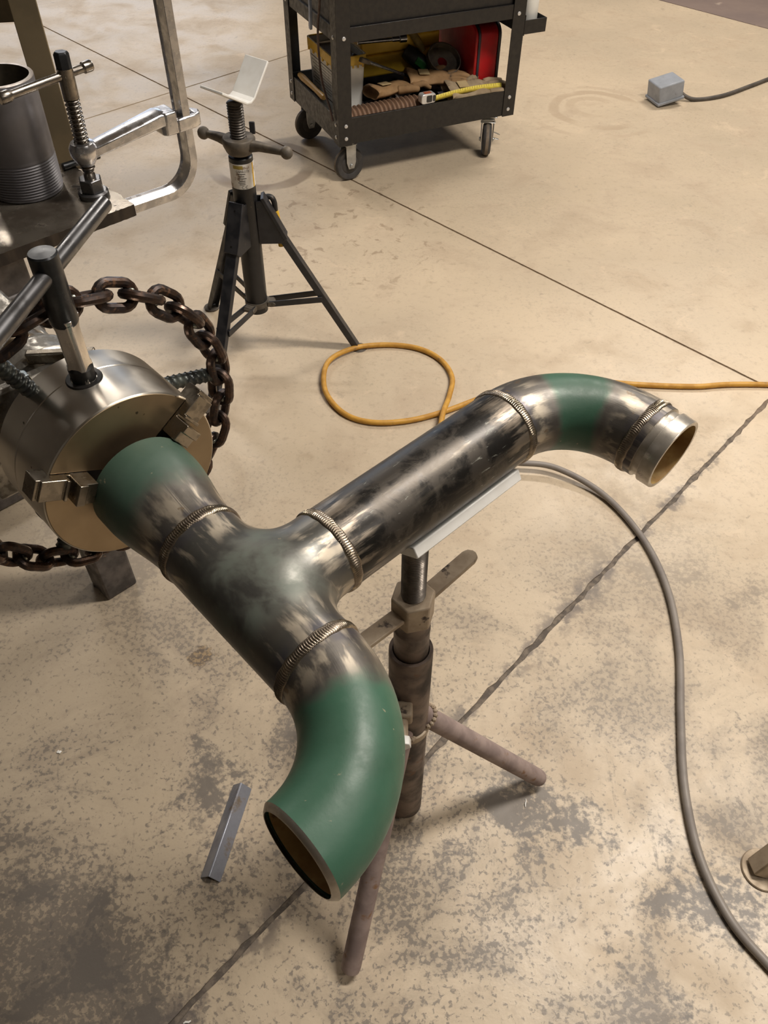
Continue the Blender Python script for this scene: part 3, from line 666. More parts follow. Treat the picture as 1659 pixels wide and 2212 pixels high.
# ---------------------------------------------------------------- folding pipe stand, back left
m_blkp = M('dusty_black_paint', (.013, .013, .014), (.024, .023, .023), .46, .1, .1, 22, detail=6, spots=((.15, .115, .08), 36, .64, .76))
m_blkleg = M('worn_black_leg_paint', (.018, .019, .023), (.034, .034, .038), .44, .1, .2, 30, spots=((.12, .09, .07), 40, .68, .78))
m_castdust = M('dusty_cast_iron', (.155, .13, .10), (.095, .082, .068), .62, .1, .3, 30, detail=6)
m_thrd = M('dull_thread_steel', (.13, .115, .10), (.085, .077, .07), .45, .1, .6, 50)
m_whitep = M('worn_white_enamel', (.86, .86, .83), (.80, .79, .75), .40, .1, 0, 30, spots=((.25, .17, .10), 55, .70, .76))
m_yelp = M('yellow_plastic', (.75, .47, .03), (.62, .37, .03), .45, .08)
m_label = M('scuffed_white_label', (.78, .77, .74), (.68, .66, .62), .5, .1, 0, 40, spots=((.36, .29, .23), 40, .56, .60))
m_labely = M('gold_label_print', (.40, .31, .06), (.32, .24, .05), .5, .05, spots=((.6, .55, .45), 90, .62, .66))
m_ink = M('black_print', (.045, .042, .04), None, .6, .05)
def text_mesh(txt, size):
    c = bpy.data.curves.new('txt', 'FONT'); c.body = txt; c.size = size; c.resolution_u = 2
    o = bpy.data.objects.new('txt', c); COL.objects.link(o); dg = bpy.context.evaluated_depsgraph_get()
    me = o.evaluated_get(dg).to_mesh(); v = np.array([tuple(q.co) for q in me.vertices]); f = [tuple(p.vertices) for p in me.polygons]
    o.evaluated_get(dg).to_mesh_clear(); bpy.data.objects.remove(o); bpy.data.curves.remove(c); return v, f
GJ = np.array([-.376, 1.995, 0.]); js = thing('pipe_stand', 'black folding pipe stand with white bent head and ball-ended handle nut', 'pipe stand', tuple(GJ), (0, R(.6), 0))
build('column', MB().lathe([(0, .148), (.0302, .148), (.0302, .592), (.0275, .594), (0, .594)], n=40), m_blkp, js)
lb = build('label', MB().lathe([(.0305, .519), (.0306, .5191), (.0306, .582), (.0305, .5821)], n=48), m_label, js); tag(lb, 'scuffed white printed label')
def wrap(v, r, ang, z): a = R(ang) + v[:, 0]/r; return np.column_stack([r*np.cos(a), r*np.sin(a), z + v[:, 1]])
mb = MB()
v, f = text_mesh('CAPACITE', .0078); mb.add(wrap(v, .0309, -112, .5615), f)
for i, (w, z) in enumerate(((.020, .557), (.014, .5515), (.022, .546), (.016, .540), (.018, .5355), (.015, .531))):
    n = 8; xs = np.linspace(0, w, n + 1)
    vv = np.array([[x, dz] for x in xs for dz in (0, .0017)]); mb.add(wrap(vv, .0309, -104 + 5*(i % 2), z), [(2*j, 2*j+2, 2*j+3, 2*j+1) for j in range(n)])
# CE mark: two open arcs, the second with a middle bar
for k_, x0 in enumerate((.010, .019)):
    for t0 in np.linspace(R(50), R(310), 13)[:-1]:
        t1 = t0 + R(260)/12; q4 = np.array([[x0 + r*math.cos(t), .0040*0 + r*math.sin(t)] for t in (t0, t1) for r in (.0030, .0040)]); mb.add(wrap(q4, .0309, -100, .5245), [(0, 2, 3, 1)])
    if k_: mb.add(wrap(np.array([[x0 - .0036, -.0004], [x0, -.0004], [x0, .0004], [x0 - .0036, .0004]]), .0309, -100, .5245), [(0, 1, 2, 3)])
build('label_print', mb, m_ink, lb, smooth=False)
mb = MB(); xs = np.linspace(0, .026, 9); mb.add(wrap(np.array([[x, dz] for x in xs for dz in (0, .0085)]), .0309, -124, .5705), [(2*j, 2*j+2, 2*j+3, 2*j+1) for j in range(8)])
build('label_band', mb, m_labely, lb, smooth=False)
mb = MB(); xs = np.linspace(0, .006, 4); mb.add(wrap(np.array([[x, dz] for x in xs for dz in (0, .062)]), .0308, -26, .5195), [(2*j, 2*j+2, 2*j+3, 2*j+1) for j in range(3)]); build('label_band', mb, m_yelp, lb, smooth=False)
LEGA = (129.8, 4.4, -112.0); Zv = np.array([0, 0, 1.])
for a in LEGA:
    d = np.array([math.cos(R(a)), math.sin(R(a)), 0]); p = np.array([-d[1], d[0], 0])
    top, ft = d*.047 + Zv*.455, d*.290 + Zv*.008; dl = nrm(ft - top); nu = nrm(np.cross(p, dl)); nu = nu if nu @ d > 0 else -nu
    # pressed channel leg: web outside, two flanges inward
    ch = [(-.0155, .006), (.0155, .006), (.0155, -.012), (.0125, -.012), (.0125, .003), (-.0125, .003), (-.0125, -.012), (-.0155, -.012)]
    lg = build('leg', MB().prism(ch, top, p, nu, dl, np.linalg.norm(ft - top)), m_blkleg, js, bevel=.001)
    build('foot_pad', MB().lathe([(0, 0), (.024, 0), (.025, .003), (.017, .0075), (0, .010)], d*.294, n=24), m_castdust, lg)
    # hinge bracket
    br = MB(); bt, bb = d*.040 + Zv*.487, d*.094 + Zv*.372; db = nrm(bb - bt); nb_ = nrm(np.cross(p, db)); nb_ = nb_ if nb_ @ d > 0 else -nb_
    br.prism([(-.0205, .009), (.0205, .009), (.0205, -.001), (-.0205, -.001)], bt, p, nb_, db, np.linalg.norm(bb - bt))
    for sg in (-1, 1): br.prism([(.026, .482), (.046, .482), (.100, .374), (.086, .362), (.026, .362)], p*(.0175*sg - .0015), d, Zv, p, .003)
    bk = build('leg_bracket', br, m_blkleg, js, bevel=.0015)
    for t in (.16, .86): build('rivet_hole', MB().lathe([(0, .0001), (.0028, .0001), (.0028, -.001)], bt + (bb - bt)*t + nb_*.0093, nb_, 12), m_sock, bk)
    # folding brace, a pair of flat bars from the sliding ring
    for sg in (-1, 1):
        e_ = top + (ft - top)*.60
        build('brace', MB().beam(d*.036 + p*.014*sg + Zv*.172, e_ + p*.0185*sg - d*.004, .0035, .018), m_blkleg, js, bevel=.0008)
    build('hinge_lug', MB().box(d*.040 + Zv*.172, (.020, .034, .016), (d, p, Zv)).rod(d*.048 - p*.018 + Zv*.172, d*.048 + p*.018 + Zv*.172, .006, 12), m_castdust, js, bevel=.002)
build('sliding_ring', MB().lathe([(.0304, .166), (.0335, .166), (.0335, .182), (.0304, .182)], n=36, closed=True), m_castdust, js)
# handle nut with ball ends
hd_ = nrm([.2110, -.0997, 0]); hn = MB()
hn.lathe([(.0202, .600), (.030, .600), (.034, .606), (.040, .620), (.041, .634), (.038, .638), (.0202, .638)], n=36, closed=True)
hp = np.array([-hd_[1], hd_[0], 0])
for sg, L in ((1, .136), (-1, .104)):
    hn.sweep([hd_*sg*.034 + Zv*.622, hd_*sg*.06 + Zv*.626, hd_*sg*(L - .012) + Zv*.627], [(.010, .0065), (.0065, .010), (-.0065, .010), (-.010, .0065), (-.010, -.0065), (-.0065, -.010), (.0065, -.010), (.010, -.0065)], up=Zv, scales=[1.25, 1.0, .75])
    hn.ball(hd_*sg*L + Zv*.627, .0155)
build('handle_nut', hn, m_castdust, js, angle=50)
thr = [(.0182 + .0018*math.cos(2*PI*i/6.0), .56 + i*.00105) for i in range(154)]
build('screw', MB().lathe([(0, .56)] + thr + [(0, .7218)], n=32), m_thrd, js, angle=70)
build('stop_tab', MB().box((.030, .040, .644), (.014, .006, .030)), m_blkleg, js, bevel=.002)
# bent head plate
Rm = np.array([[.5821, -.8063, -.105], [.794, .5915, -.1405], [.1754, -.0016, .9845]]); vc = np.array([.0159, 0, .7225]); hA = R(50)
pts = []; rbend = .018
a1 = np.array([-math.sin(hA), math.cos(hA)]); a2 = np.array([math.sin(hA), math.cos(hA)]); Lh = .101; t_ = .0055
c0 = rbend/math.tan(hA)*1.0
tl = [tuple(a1*Lh), tuple(a1*c0), (0, .0065), tuple(a2*c0), tuple(a2*Lh)]
lo_ = [(x, z) for x, z in tl]; up_ = []
for i_, (x, z) in enumerate(lo_):
    nn_ = np.array([0, 1.]) if i_ == 2 else (np.array([math.cos(hA), math.sin(hA)]) if i_ < 2 else np.array([-math.cos(hA), math.sin(hA)])); up_.append((x - nn_[0]*t_, z - nn_[1]*t_))
hp_ = MB().prism(lo_ + up_[::-1], vc - Rm[:, 1]*.0355, Rm[:, 0], Rm[:, 2], Rm[:, 1], .071)
build('head_plate', hp_, m_whitep, js, bevel=.0012, angle=20)
# spring pin with yellow grip
pn = build('locking_pin', MB().tube(catmull([(.02, .034, .452), (.045, .040, .466), (.062, .040, .466), (.069, .038, .452), (.070, .036, .43)], 6), .0075, 10), m_blkp, js)
build('grip', MB().lathe([(0, 0), (.0085, .001), (.0095, .006), (.0085, .10), (0, .102)], (.070, .036, .432), (.10, -.05, -1), 16), m_yelp, pn)

# ---------------------------------------------------------------- rusty pipe stand under the spool
m_rust = M('brown_rusty_tube', (.20, .15, .12), (.075, .062, .055), .55, .12, .35, 18, detail=7, lo=.38, hi=.62, spots=((.19, .105, .062), 24, .58, .70), bump=.2, bscale=150)
m_rust2 = M('pink_brown_rusty_leg', (.37, .29, .265), (.26, .20, .185), .72, .1, .2, 26, detail=7, spots=((.25, .14, .075), 22, .62, .70), bump=.2, bscale=160)
m_rustlt = M('pale_rust_nut', (.47, .385, .285), (.36, .285, .205), .66, .1, .35, 30, detail=6, spots=((.075, .055, .045), 40, .62, .70), bump=.15)
m_thr2 = M('worn_screw_thread', (.24, .21, .18), (.16, .14, .12), .38, .1, .75, 60)
G2 = np.array([.045, .5967, 0.]); st = thing('pipe_stand', 'rusty tripod pipe stand with white V rest under the straight pipe', 'pipe stand', tuple(G2), (0, R(-.6), 0))
build('outer_tube', MB().lathe([(.0255, .538), (.0300, .538), (.0306, .5365), (.0306, .022), (.027, .018), (0, .018)], n=48), m_rust, st)
build('bottom_plug', MB().lathe([(0, .002), (.018, .002), (.024, .010), (.026, .020), (0, .024)], n=28), m_rustlt, st)
build('inner_tube', MB().lathe([(0, .28), (.0242, .28), (.0242, .588), (.0247, .589), (.0247, .592), (.0242, .593), (.0242, .617), (0, .617)], n=40), m_rust, st)
thr = [(.0148 + .0011*math.cos(2*PI*i/5.0), .62 + i*.00065) for i in range(275)]
build('screw', MB().lathe([(0, .62)] + thr + [(0, .799)], n=32), m_thr2, st, angle=70)
nt = MB(); nt.add(*[np.array([[.0292*math.cos(R(60*i + 14)), .0292*math.sin(R(60*i + 14)), z] for z in (.613, .66) for i in range(6)]), [(0, 1, 7, 6), (1, 2, 8, 7), (2, 3, 9, 8), (3, 4, 10, 9), (4, 5, 11, 10), (5, 0, 6, 11), (5, 4, 3, 2, 1, 0), (6, 7, 8, 9, 10, 11)]])
nut = build('wing_nut', nt, m_rustlt, st, bevel=.0025)
for a, L in ((46.5, .122), (-138, .125)):
    d = np.array([math.cos(R(a)), math.sin(R(a)), 0]); p = np.array([-d[1], d[0], 0])
    pl = [(.020, -.0115), (L - .012, -.0115), (L - .004, -.009), (L, -.003), (L, .003), (L - .004, .009), (L - .012, .0115), (.020, .0115)]
    build('wing', MB().prism(pl, Zv*.632, d, p, Zv, .0075), m_rustlt, nut, bevel=.0015)
# V rest
vd = nrm([Bd[0], Bd[1], 0]); vu = np.array([U[0], U[1], 0]); vu = nrm(vu); ha = R(62); tp_ = .014; zc = .8616 - r0/math.sin(ha) - .0002
a1 = np.array([-math.sin(ha), math.cos(ha)]); a2 = np.array([math.sin(ha), math.cos(ha)]); LV = .054
n1_ = np.array([-math.cos(ha), -math.sin(ha)]); n2_ = np.array([math.cos(ha), -math.sin(ha)])
pv = [tuple(a1*LV), (0, 0), tuple(a2*LV), tuple(a2*LV + n2_*tp_), (0, -tp_/math.sin(ha)), tuple(a1*LV + n1_*tp_)]
build('v_rest', MB().prism(pv, np.array([0, 0, zc]) - vd*.054, vu, Zv, vd, .168), m_whitep, st, bevel=.0015, angle=20)
for k_, (fx, fy) in enumerate(((.256, .050), (-.0900, -.2755), (-.184, .212))):
    d = nrm([fx, fy, 0]); p0_, p1_ = d*.018 + Zv*.352, np.array([fx, fy, .0145]); dl = nrm(p1_ - p0_); L = np.linalg.norm(p1_ - p0_)
    lg = build('leg', MB().lathe([(0, 0), (.0162, .0), (.0163, L*.5), (.0163, L - .012), (.0152, L - .003), (.011, L), (0, L)], p0_, dl, 20), m_rust2, st)
    wl_ = MB()
    for i in range(16):
        t = 2*PI*i/16; q_ = nrm(np.cross(dl, Zv)); q2_ = np.cross(dl, q_); wl_.ball(p0_ + dl*.017 + (q_*math.cos(t) + q2_*math.sin(t))*.0178, .0042 + .001*RNG.random(), 6, 4)
    build('weld', wl_, m_rustlt, lg)
lk_ = build('lock_boss', MB().box((-.010, -.040, .432), (.028, .026, .026)), m_rustlt, st, bevel=.004)
build('lock_bolt', MB().rod((-.010, -.045, .432), (-.010, -.086, .430), .0075, 16), m_rustlt, lk_)
build('bolt_head', hexnut(np.array([-.010, -.078, .430]), (0, -1, -.05), .021, .013), m_whitep, lk_, bevel=.001)
build('clamp_band', MB().lathe([(.0306, .318), (.0335, .319), (.0340, .326), (.0335, .333), (.0306, .334)], n=36), m_rustlt, st)

# ---------------------------------------------------------------- black service cart and what lies on it
CO = Vector((-.188, 3.074, 0)); CYAW = math.atan2(.4304, .9026); CW, CDp = .771, .537
m_cart = M('black_powder_coat', (.016, .0145, .0135), (.012, .011, .0105), .42, .08, 0, 60, spots=((.040, .034, .028), 9, .60, .80), bump=.06)
m_rivet = M('silver_rivet', (.72, .72, .72), (.6, .6, .6), .35, .05, .5)
m_tyre = M('worn_black_tyre', (.040, .038, .038), (.065, .06, .057), .62, .1, 0, 30, spots=((.17, .14, .11), 20, .62, .75))
m_tread = M('brown_dusty_tread', (.21, .165, .12), (.13, .105, .08), .75, .1, 0, 30)
m_galv = M('galvanised_caster', (.55, .56, .56), (.44, .45, .45), .36, .08, .8, 40)
cart = thing('tool_cart', 'black two-shelf steel tool cart on caster wheels, loaded with tools', 'tool cart', CO, (0, 0, CYAW))
X3, Y3 = np.array([1., 0, 0]), np.array([0, 1., 0])
for cx, cy, sx, sy in ((0, 0, 1, 1), (CW, 0, -1, 1), (0, CDp, 1, -1), (CW, CDp, -1, -1)):
    L_ = [(0, 0), (sx*.054, 0), (sx*.054, sy*.003), (sx*.003, sy*.003), (sx*.003, sy*.054), (0, sy*.054)]
    ps = build('corner_post', MB().prism(L_, (cx, cy, .154), X3, Y3, Zv, .76), m_cart, cart, bevel=.0008)
    rv = None
    for z in (.5225, .2270, .1810):
        for q, ax in (((cx + sx*.0295, cy, z), (0, -sy, 0)), ((cx, cy + sy*.0295, z), (-sx, 0, 0))):
            mv = MB().lathe([(.0072, 0), (.0068, .0018), (.0045, .0032), (0, .0036)], q, ax, 14)
            build('rivet', mv, m_rivet, ps)
def tray(name, z0, zf, z1, par):
    mb = MB(); g = .0035
    mb.box((CW/2, CDp/2, zf), (CW - .008, CDp - .008, .003))
    for c, sz in (((CW/2, g + .001, (z0 + z1)/2), (CW - .008, .002, z1 - z0)), ((CW/2, CDp - g - .001, (z0 + z1)/2), (CW - .008, .002, z1 - z0)),
                  ((g + .001, CDp/2, (z0 + z1)/2), (.002, CDp - .008, z1 - z0)), ((CW - g - .001, CDp/2, (z0 + z1)/2), (.002, CDp - .008, z1 - z0)),
                  ((CW/2, g + .004, z1), (CW - .008, .009, .003)), ((CW/2, CDp - g - .004, z1), (CW - .008, .009, .003)), ((g + .004, CDp/2, z1), (.009, CDp - .008, .003)), ((CW - g - .004, CDp/2, z1), (.009, CDp - .008, .003))): mb.box(c, sz)
    return build(name, mb, m_cart, par, bevel=.0008)
tray('bottom_tray', .157, .166, .251, cart)
tray('middle_tray', .506, .514, .552, cart)
build('drawer_box', MB().box((CW/2, CDp/2, .735), (CW - .02, CDp - .03, .37)), m_cart, cart, bevel=.004)
sd = build('side_bin', MB().box((CW + .050, .13, .449), (.098, .26, .003)).box((CW + .050, .0015, .472), (.098, .003, .048)).box((CW + .050, .2585, .472), (.098, .003, .048)).box((CW + .0975, .13, .472), (.003, .26, .048)).box((CW + .003, .13, .478), (.003, .26, .07)), m_cart, cart, bevel=.001)
def caster(x, y, swivel, brake):
    c, s_ = math.cos(R(swivel)), math.sin(R(swivel)); fx = np.array([c, s_, 0]); ax = np.array([-s_, c, 0]); o = np.array([x, y, 0]) + fx*(.028 if brake is not None else 0)
    f = MB(); f.box((x, y, .153), (.085, .07, .004), (fx, ax, Zv)).lathe([(.026, .151), (.028, .146), (.024, .139), (0, .139)], (x, y, 0), n=24)
    for sg in (-1, 1):
        f.prism([(-.022, .142), (.022, .142), (.020, .075), (.012, .050), (-.012, .050), (-.020, .075)] if brake is None else [(-.050, .142), (.010, .142), (.013, .072), (.008, .052), (-.010, .052), (-.018, .072)], o + ax*(.0245*sg - .0012) + (0 if brake is None else 0), fx, Zv, ax, .0024)
        f.lathe([(.0075, 0), (.0075, .005), (0, .0055)], o + Zv*.0625 + ax*.026*sg, ax*sg, 12)
    f.box(tuple(np.array([x, y, .141]) + fx*(.0 if brake is None else .012)), (.05, .052, .003), (fx, ax, Zv))
    if brake is not None: f.box(tuple(o + Zv*.131 + fx*.0 - fx*.0), (.022, .060, .003), (fx, ax, Zv)).beam(o + ax*.03 + Zv*.09, o + ax*.052 + fx*-.01 + Zv*.078, .012, .003).beam(o + ax*.03 + Zv*.066, o + ax*.05 + Zv*.062, .010, .003)
    ca = build('caster', f, m_galv, cart, bevel=.0012)
    w = MB().lathe([(.0, -.016), (.030, -.016), (.036, -.012), (.042, -.015), (.056, -.0165), (.0605, -.012), (.0625, -.006)], o + Zv*.0625, ax, 40).lathe([(.0625, .006), (.0605, .012), (.056, .0165), (.042, .015), (.036, .012), (.030, .016), (.0, .016)], o + Zv*.0625, ax, 40)
    build('wheel', w, m_tyre, ca); build('tread', MB().lathe([(.0625, -.006), (.0629, 0), (.0625, .006)], o + Zv*.0625, ax, 40), m_tread, ca)
caster(.058, .052, 5, None); caster(.055, .475, 5, None); caster(CW - .085, .055, -118, 1); caster(CW - .085, .475, -100, 1)
def at_cart(p): return CO + Matrix.Rotation(CYAW, 3, 'Z') @ Vector(p)
def cthing(name, label, cat, p, rz=0, rx=0, ry=0, group=None): return thing(name, label, cat, at_cart(p), (R(rx), R(ry), CYAW + R(rz)), group)
ZF = .1676
# tub with yellow rim and printed label
m_tub = M('white_tub_plastic', (.78, .78, .74), (.72, .71, .66), .4, .08, 0, 12, spots=((.35, .28, .2), 30, .68, .76))
m_rim = M('yellow_tub_rim', (.72, .46, .04), (.60, .38, .03), .42, .08, 0, 30)
m_dust = M('tan_dust', (.27, .20, .125), (.2, .145, .09), .9, .05, 0, 40)
m_black = M('black_plastic', (.022, .022, .023), (.032, .031, .031), .42, .1, 0, 40)
tub = cthing('tub', 'white plastic tub with yellow rim and printed label on the cart shelf', 'tub', (.127, .318, ZF))
def taper(mb, sx, sy, z0, z1, tp, th=.004, mi=0):
    def rr(sx, sy, z, c=.018): 
        q = []
        for kx, ky, a0 in ((1, 1, 0), (-1, 1, 90), (-1, -1, 180), (1, -1, 270)):
            for a in (0, 30, 60, 90): q.append([kx*(sx/2 - c) + c*math.cos(R(a0 + a)), ky*(sy/2 - c) + c*math.sin(R(a0 + a)), z])
        return q
    k = 16; rings = [rr(sx - tp, sy - tp, z0), rr(sx, sy, z1), rr(sx - 2*th, sy - 2*th, z1), rr(sx - tp - 2*th, sy - tp - 2*th, z0 + th)]
    F = [tuple(range(k))[::-1], tuple(3*k + i for i in range(k))]
    for i in range(3): F += [(i*k + a, i*k + (a+1) % k, (i+1)*k + (a+1) % k, (i+1)*k + a) for a in range(k)]
    return mb.add(np.array(rings).reshape(-1, 3), F, mi)
TZ = .232
build('tub_wall', taper(MB(), .130, .285, 0, TZ, .022), m_tub, tub)
rm = taper(MB(), .138, .293, TZ - .030, TZ + .004, .001, .006)
for i in range(11):
    if i % 2 == 0: rm.box((-.0672, -.12 + i*.024, TZ - .034), (.005, .012, .012)); rm.box((-.05 + i*.01, -.1455, TZ - .034), (.006, .003, .010))
build('tub_rim', rm, m_rim, tub, bevel=.001)
build('contents', MB().box((0, 0, TZ - .030), (.112, .265, .02)), m_dust, tub, bevel=.004)
lbm = MB(); ln = MB(); sl_ = .011/TZ*.5*2
def onside(y, z): return [-(.130 - .022 + .022*z/TZ)/2 - .0006, y, z]
lbm.add([onside(-.115, .045), onside(.112, .045), onside(.112, .185), onside(-.115, .185)], [(0, 1, 2, 3)])
lb2 = build('label', lbm, M('tub_paper_label', (.80, .80, .77), None, .5), tub, smooth=False)
def bar_(y0, y1, z, h):
    v_ = [onside(y0, z), onside(y1, z), onside(y1, z + h), onside(y0, z + h)]; v_ = [[a - .0005, b, c] for a, b, c in v_]; return v_
for z in (.178, .060): ln.add(bar_(-.11, .108, z, .0035), [(0, 1, 2, 3)], 0)
for i in range(8):
    z = .164 - i*.0115; ln.add(bar_(.03, .104 - .01*(i % 3), z, .005), [(0, 1, 2, 3)], 1)
for i in range(9):
    z = .166 - i*.011; ln.add(bar_(-.104 + .012*(i % 3), .018, z, .0035), [(0, 1, 2, 3)], 1)
build('label_print', ln, [m_ink, M('grey_print', (.36, .36, .34), None, .6)], lb2, smooth=False)
# red case standing on end
m_red = M('red_plastic', (.42, .012, .014), (.33, .008, .011), .38, .08, 0, 15)
m_navy = M('dark_case_trim', (.020, .022, .034), (.028, .029, .040), .45, .08)
rc = cthing('tool_case', 'red plastic tool case with dark seams standing at the right of the cart', 'tool case', (.688, .275, ZF))
def rrect(w, h, c, n=6): return [(kx*(w/2 - c) + c*math.cos(R(a0 + 90*i/n)), ky*(h/2 - c) + c*math.sin(R(a0 + 90*i/n))) for kx, ky, a0 in ((1, 1, 0), (-1, 1, 90), (-1, -1, 180), (1, -1, 270)) for i in range(n + 1)]
pr = rrect(.33, .292, .045)
build('shell', MB().prism(pr, (-.056, 0, .146), Y3, Zv, X3, .012), m_red, rc, bevel=.006)
build('shell', MB().prism(pr, (-.036, 0, .146), Y3, Zv, X3, .082), m_red, rc, bevel=.006)
build('seam_band', MB().prism(rrect(.334, .296, .046), (-.045, 0, .147), Y3, Zv, X3, .010), m_navy, rc, bevel=.002)
build('seam_band', MB().prism(rrect(.334, .296, .046), (.045, 0, .147), Y3, Zv, X3, .012), m_navy, rc, bevel=.002)
build('top_cover', MB().box((.006, 0, .2935), (.085, .25, .010)), m_navy, rc, bevel=.003)
build('handle', MB().tube(catmull([(0, -.06, .293), (0, -.055, .315), (0, 0, .32), (0, .055, .315), (0, .06, .293)], 6), .010, 10), m_navy, rc)
build('latch', MB().box((-.001, -.10, .296), (.05, .035, .008)), m_navy, rc, bevel=.002); build('latch', MB().box((-.001, .10, .296), (.05, .035, .008)), m_navy, rc, bevel=.002)
# worn white script on the case side
wr = MB()
for x0, pts_ in ((0, [(0, .4), (.3, 1), (.5, .2), (.9, 1.1), (1.1, .1)]), (1.3, [(0, .8), (.1, .1), (.4, .1), (.5, .8)]), (2.0, [(0, 1.3), (.05, .1)]), (2.35, [(0, .75), (.25, .1), (.45, .75), (.65, .1), (.85, .8)]), (3.4, [(.5, .7), (.1, .6), (.1, .15), (.55, .1)])):
    P_ = [np.array([-.0567, .055 - (x0 + a)*.016, .118 + b*.016]) for a, b in pts_]
    for a_, b_ in zip(P_[:-1], P_[1:]): wr.beam(a_, b_, .0006, .0032, up=(0, .3, 1) if abs((b_ - a_)[2]) < .003 else (0, 1, 0))
build('script_mark', wr, M('worn_white_print', (.55, .52, .52), (.42, .32, .32), .5, .1, 0, 90), rc, smooth=False)
# yellow toolbox behind
m_ybox = M('yellow_toolbox_plastic', (.80, .53, .05), (.66, .42, .04), .45, .1, 0, 12, spots=((.2, .13, .05), 40, .66, .74))
yb = cthing('toolbox', 'yellow and black plastic toolbox at the back of the cart shelf', 'toolbox', (.408, .422, ZF))
build('base', taper(MB(), .34, .20, 0, .10, .02, .003), m_black, yb, bevel=.001)
build('body', MB().box((0, 0, .135), (.345, .205, .08)), m_ybox, yb, bevel=.008)
build('lid', MB().box((0, 0, .205), (.35, .21, .055)).box((0, 0, .24), (.28, .15, .03)), m_ybox, yb, bevel=.008)
build('lid_handle', MB().box((0, 0, .262), (.18, .04, .018)), m_black, yb, bevel=.006)
# angle grinder
m_grn = M('green_badge', (.03, .17, .04), (.02, .1, .03), .5)
gr_ = cthing('angle_grinder', 'dark angle grinder with green badge lying against the yellow toolbox', 'grinder', (.485, .268, .300), -38, 0, 12)
build('body', MB().lathe([(0, -.09), (.026, -.088), (.030, -.07), (.031, .02), (.027, .06), (.030, .075), (.030, .10), (0, .102)], (0, 0, 0), (1, 0, -.35), 24), m_black, gr_)
build('badge', MB().box((-.004, -.0285, .010), (.05, .008, .028), (nrm([1, 0, -.35]), Y3, nrm([.35, 0, 1]))), m_grn, gr_, bevel=.002)
gd = build('guard', MB().lathe([(.060, -.012), (.068, -.012), (.070, -.008), (.070, .020), (.066, .020), (.066, -.006), (.02, -.006)], (.075, .0, .035), (.25, -.5, 1), 40), m_castdust, gr_)
build('side_handle', MB().lathe([(.010, 0), (.013, .02), (.016, .05), (.014, .085), (.017, .10), (.010, .108), (0, .109)], (-.01, .01, .045), (-.75, .1, .55), 18), M('yellow_brown_grip', (.26, .19, .05), (.17, .125, .04), .55, .1, 0, 30), gr_)
# pry bar and chrome bar
m_pry = M('blue_grey_steel', (.34, .36, .40), (.24, .26, .29), .3, .08, .85, 40)
pb = cthing('wrench', 'blue-grey open-jaw wrench lying diagonally across the cart shelf', 'wrench', (.29, .195, .330))
a_, b_ = np.array([-.125, -.03, .062]), np.array([.12, .015, -.052]); d_ = nrm(b_ - a_)
wm = MB().sweep([a_ + d_*.03, a_ + d_*.08, b_], [(.013, 0), (.009, .006), (-.009, .006), (-.013, 0), (-.009, -.006), (.009, -.006)], up=Zv, scales=[1.0, .85, .85])
build('shaft', wm, m_pry, pb, bevel=.001)
sdv = nrm(np.cross(d_, Zv)); udv = np.cross(sdv, d_)
jw = [(.036, -.018), (.036, .018), (.012, .034), (-.020, .036), (-.026, .022), (.004, .014), (.004, -.010), (-.026, -.016), (-.022, -.032), (.012, -.032)]
build('jaw', MB().prism(jw, a_ - udv*.008, d_, sdv, udv, .016), m_castdust, pb, bevel=.003)
cb = cthing('socket_bar', 'shiny steel socket bar lying on the yellow toolbox', 'socket bar', (.30, .300, .400), -8)
build('bar', MB().lathe([(0, -.085), (.007, -.084), (.0072, .055), (.009, .056), (.0095, .085), (.014, .088), (.014, .115), (0, .115)], Z0, (1, 0, 0), 18), M('bright_bar_steel', (.45, .47, .52), (.3, .32, .36), .2, .05, 1.0), cb)
# corrugated hose along the front
m_hose = M('brown_corrugated_rubber', (.27, .165, .105), (.20, .12, .078), .62, .1, 0, 40)
ho = cthing('corrugated_hose', 'brown corrugated rubber hose lying along the front of the cart shelf', 'hose', (.205, .072, ZF + .050))
n = 240; xs = np.linspace(-.145, .165, n); build('hose_wall', MB().tube(np.column_stack([xs, .004*np.sin(xs*9), np.zeros(n)]), .0435 + .0058*np.sin(np.linspace(0, 2*PI*17, n)), 20, up=(0, 0, 1)), m_hose, ho, angle=80)
# grey conduit pieces
m_cond = M('dusty_conduit', (.26, .225, .195), (.18, .155, .135), .6, .1, .1, 40)
for i, (p, rz, lab) in enumerate((((.340, .160, .248), 35, 'short pale grey tube with open end on the cart, in front'), ((.335, .205, .2395), 42, 'short darker grey tube on the cart, behind the pale one'))):
    tb_ = cthing('tube_offcut', lab, 'tube', p, rz, 0, 2, 'tube offcuts on the cart shelf')
    build('tube_wall', MB().lathe([(.014, -.07), (.0195, -.07), (.0195, .07), (.014, .07)], Z0, (1, 0, 0), 28, closed=True), m_cond if i == 0 else M('dark_conduit', (.10, .085, .075), (.07, .06, .055), .6), tb_)
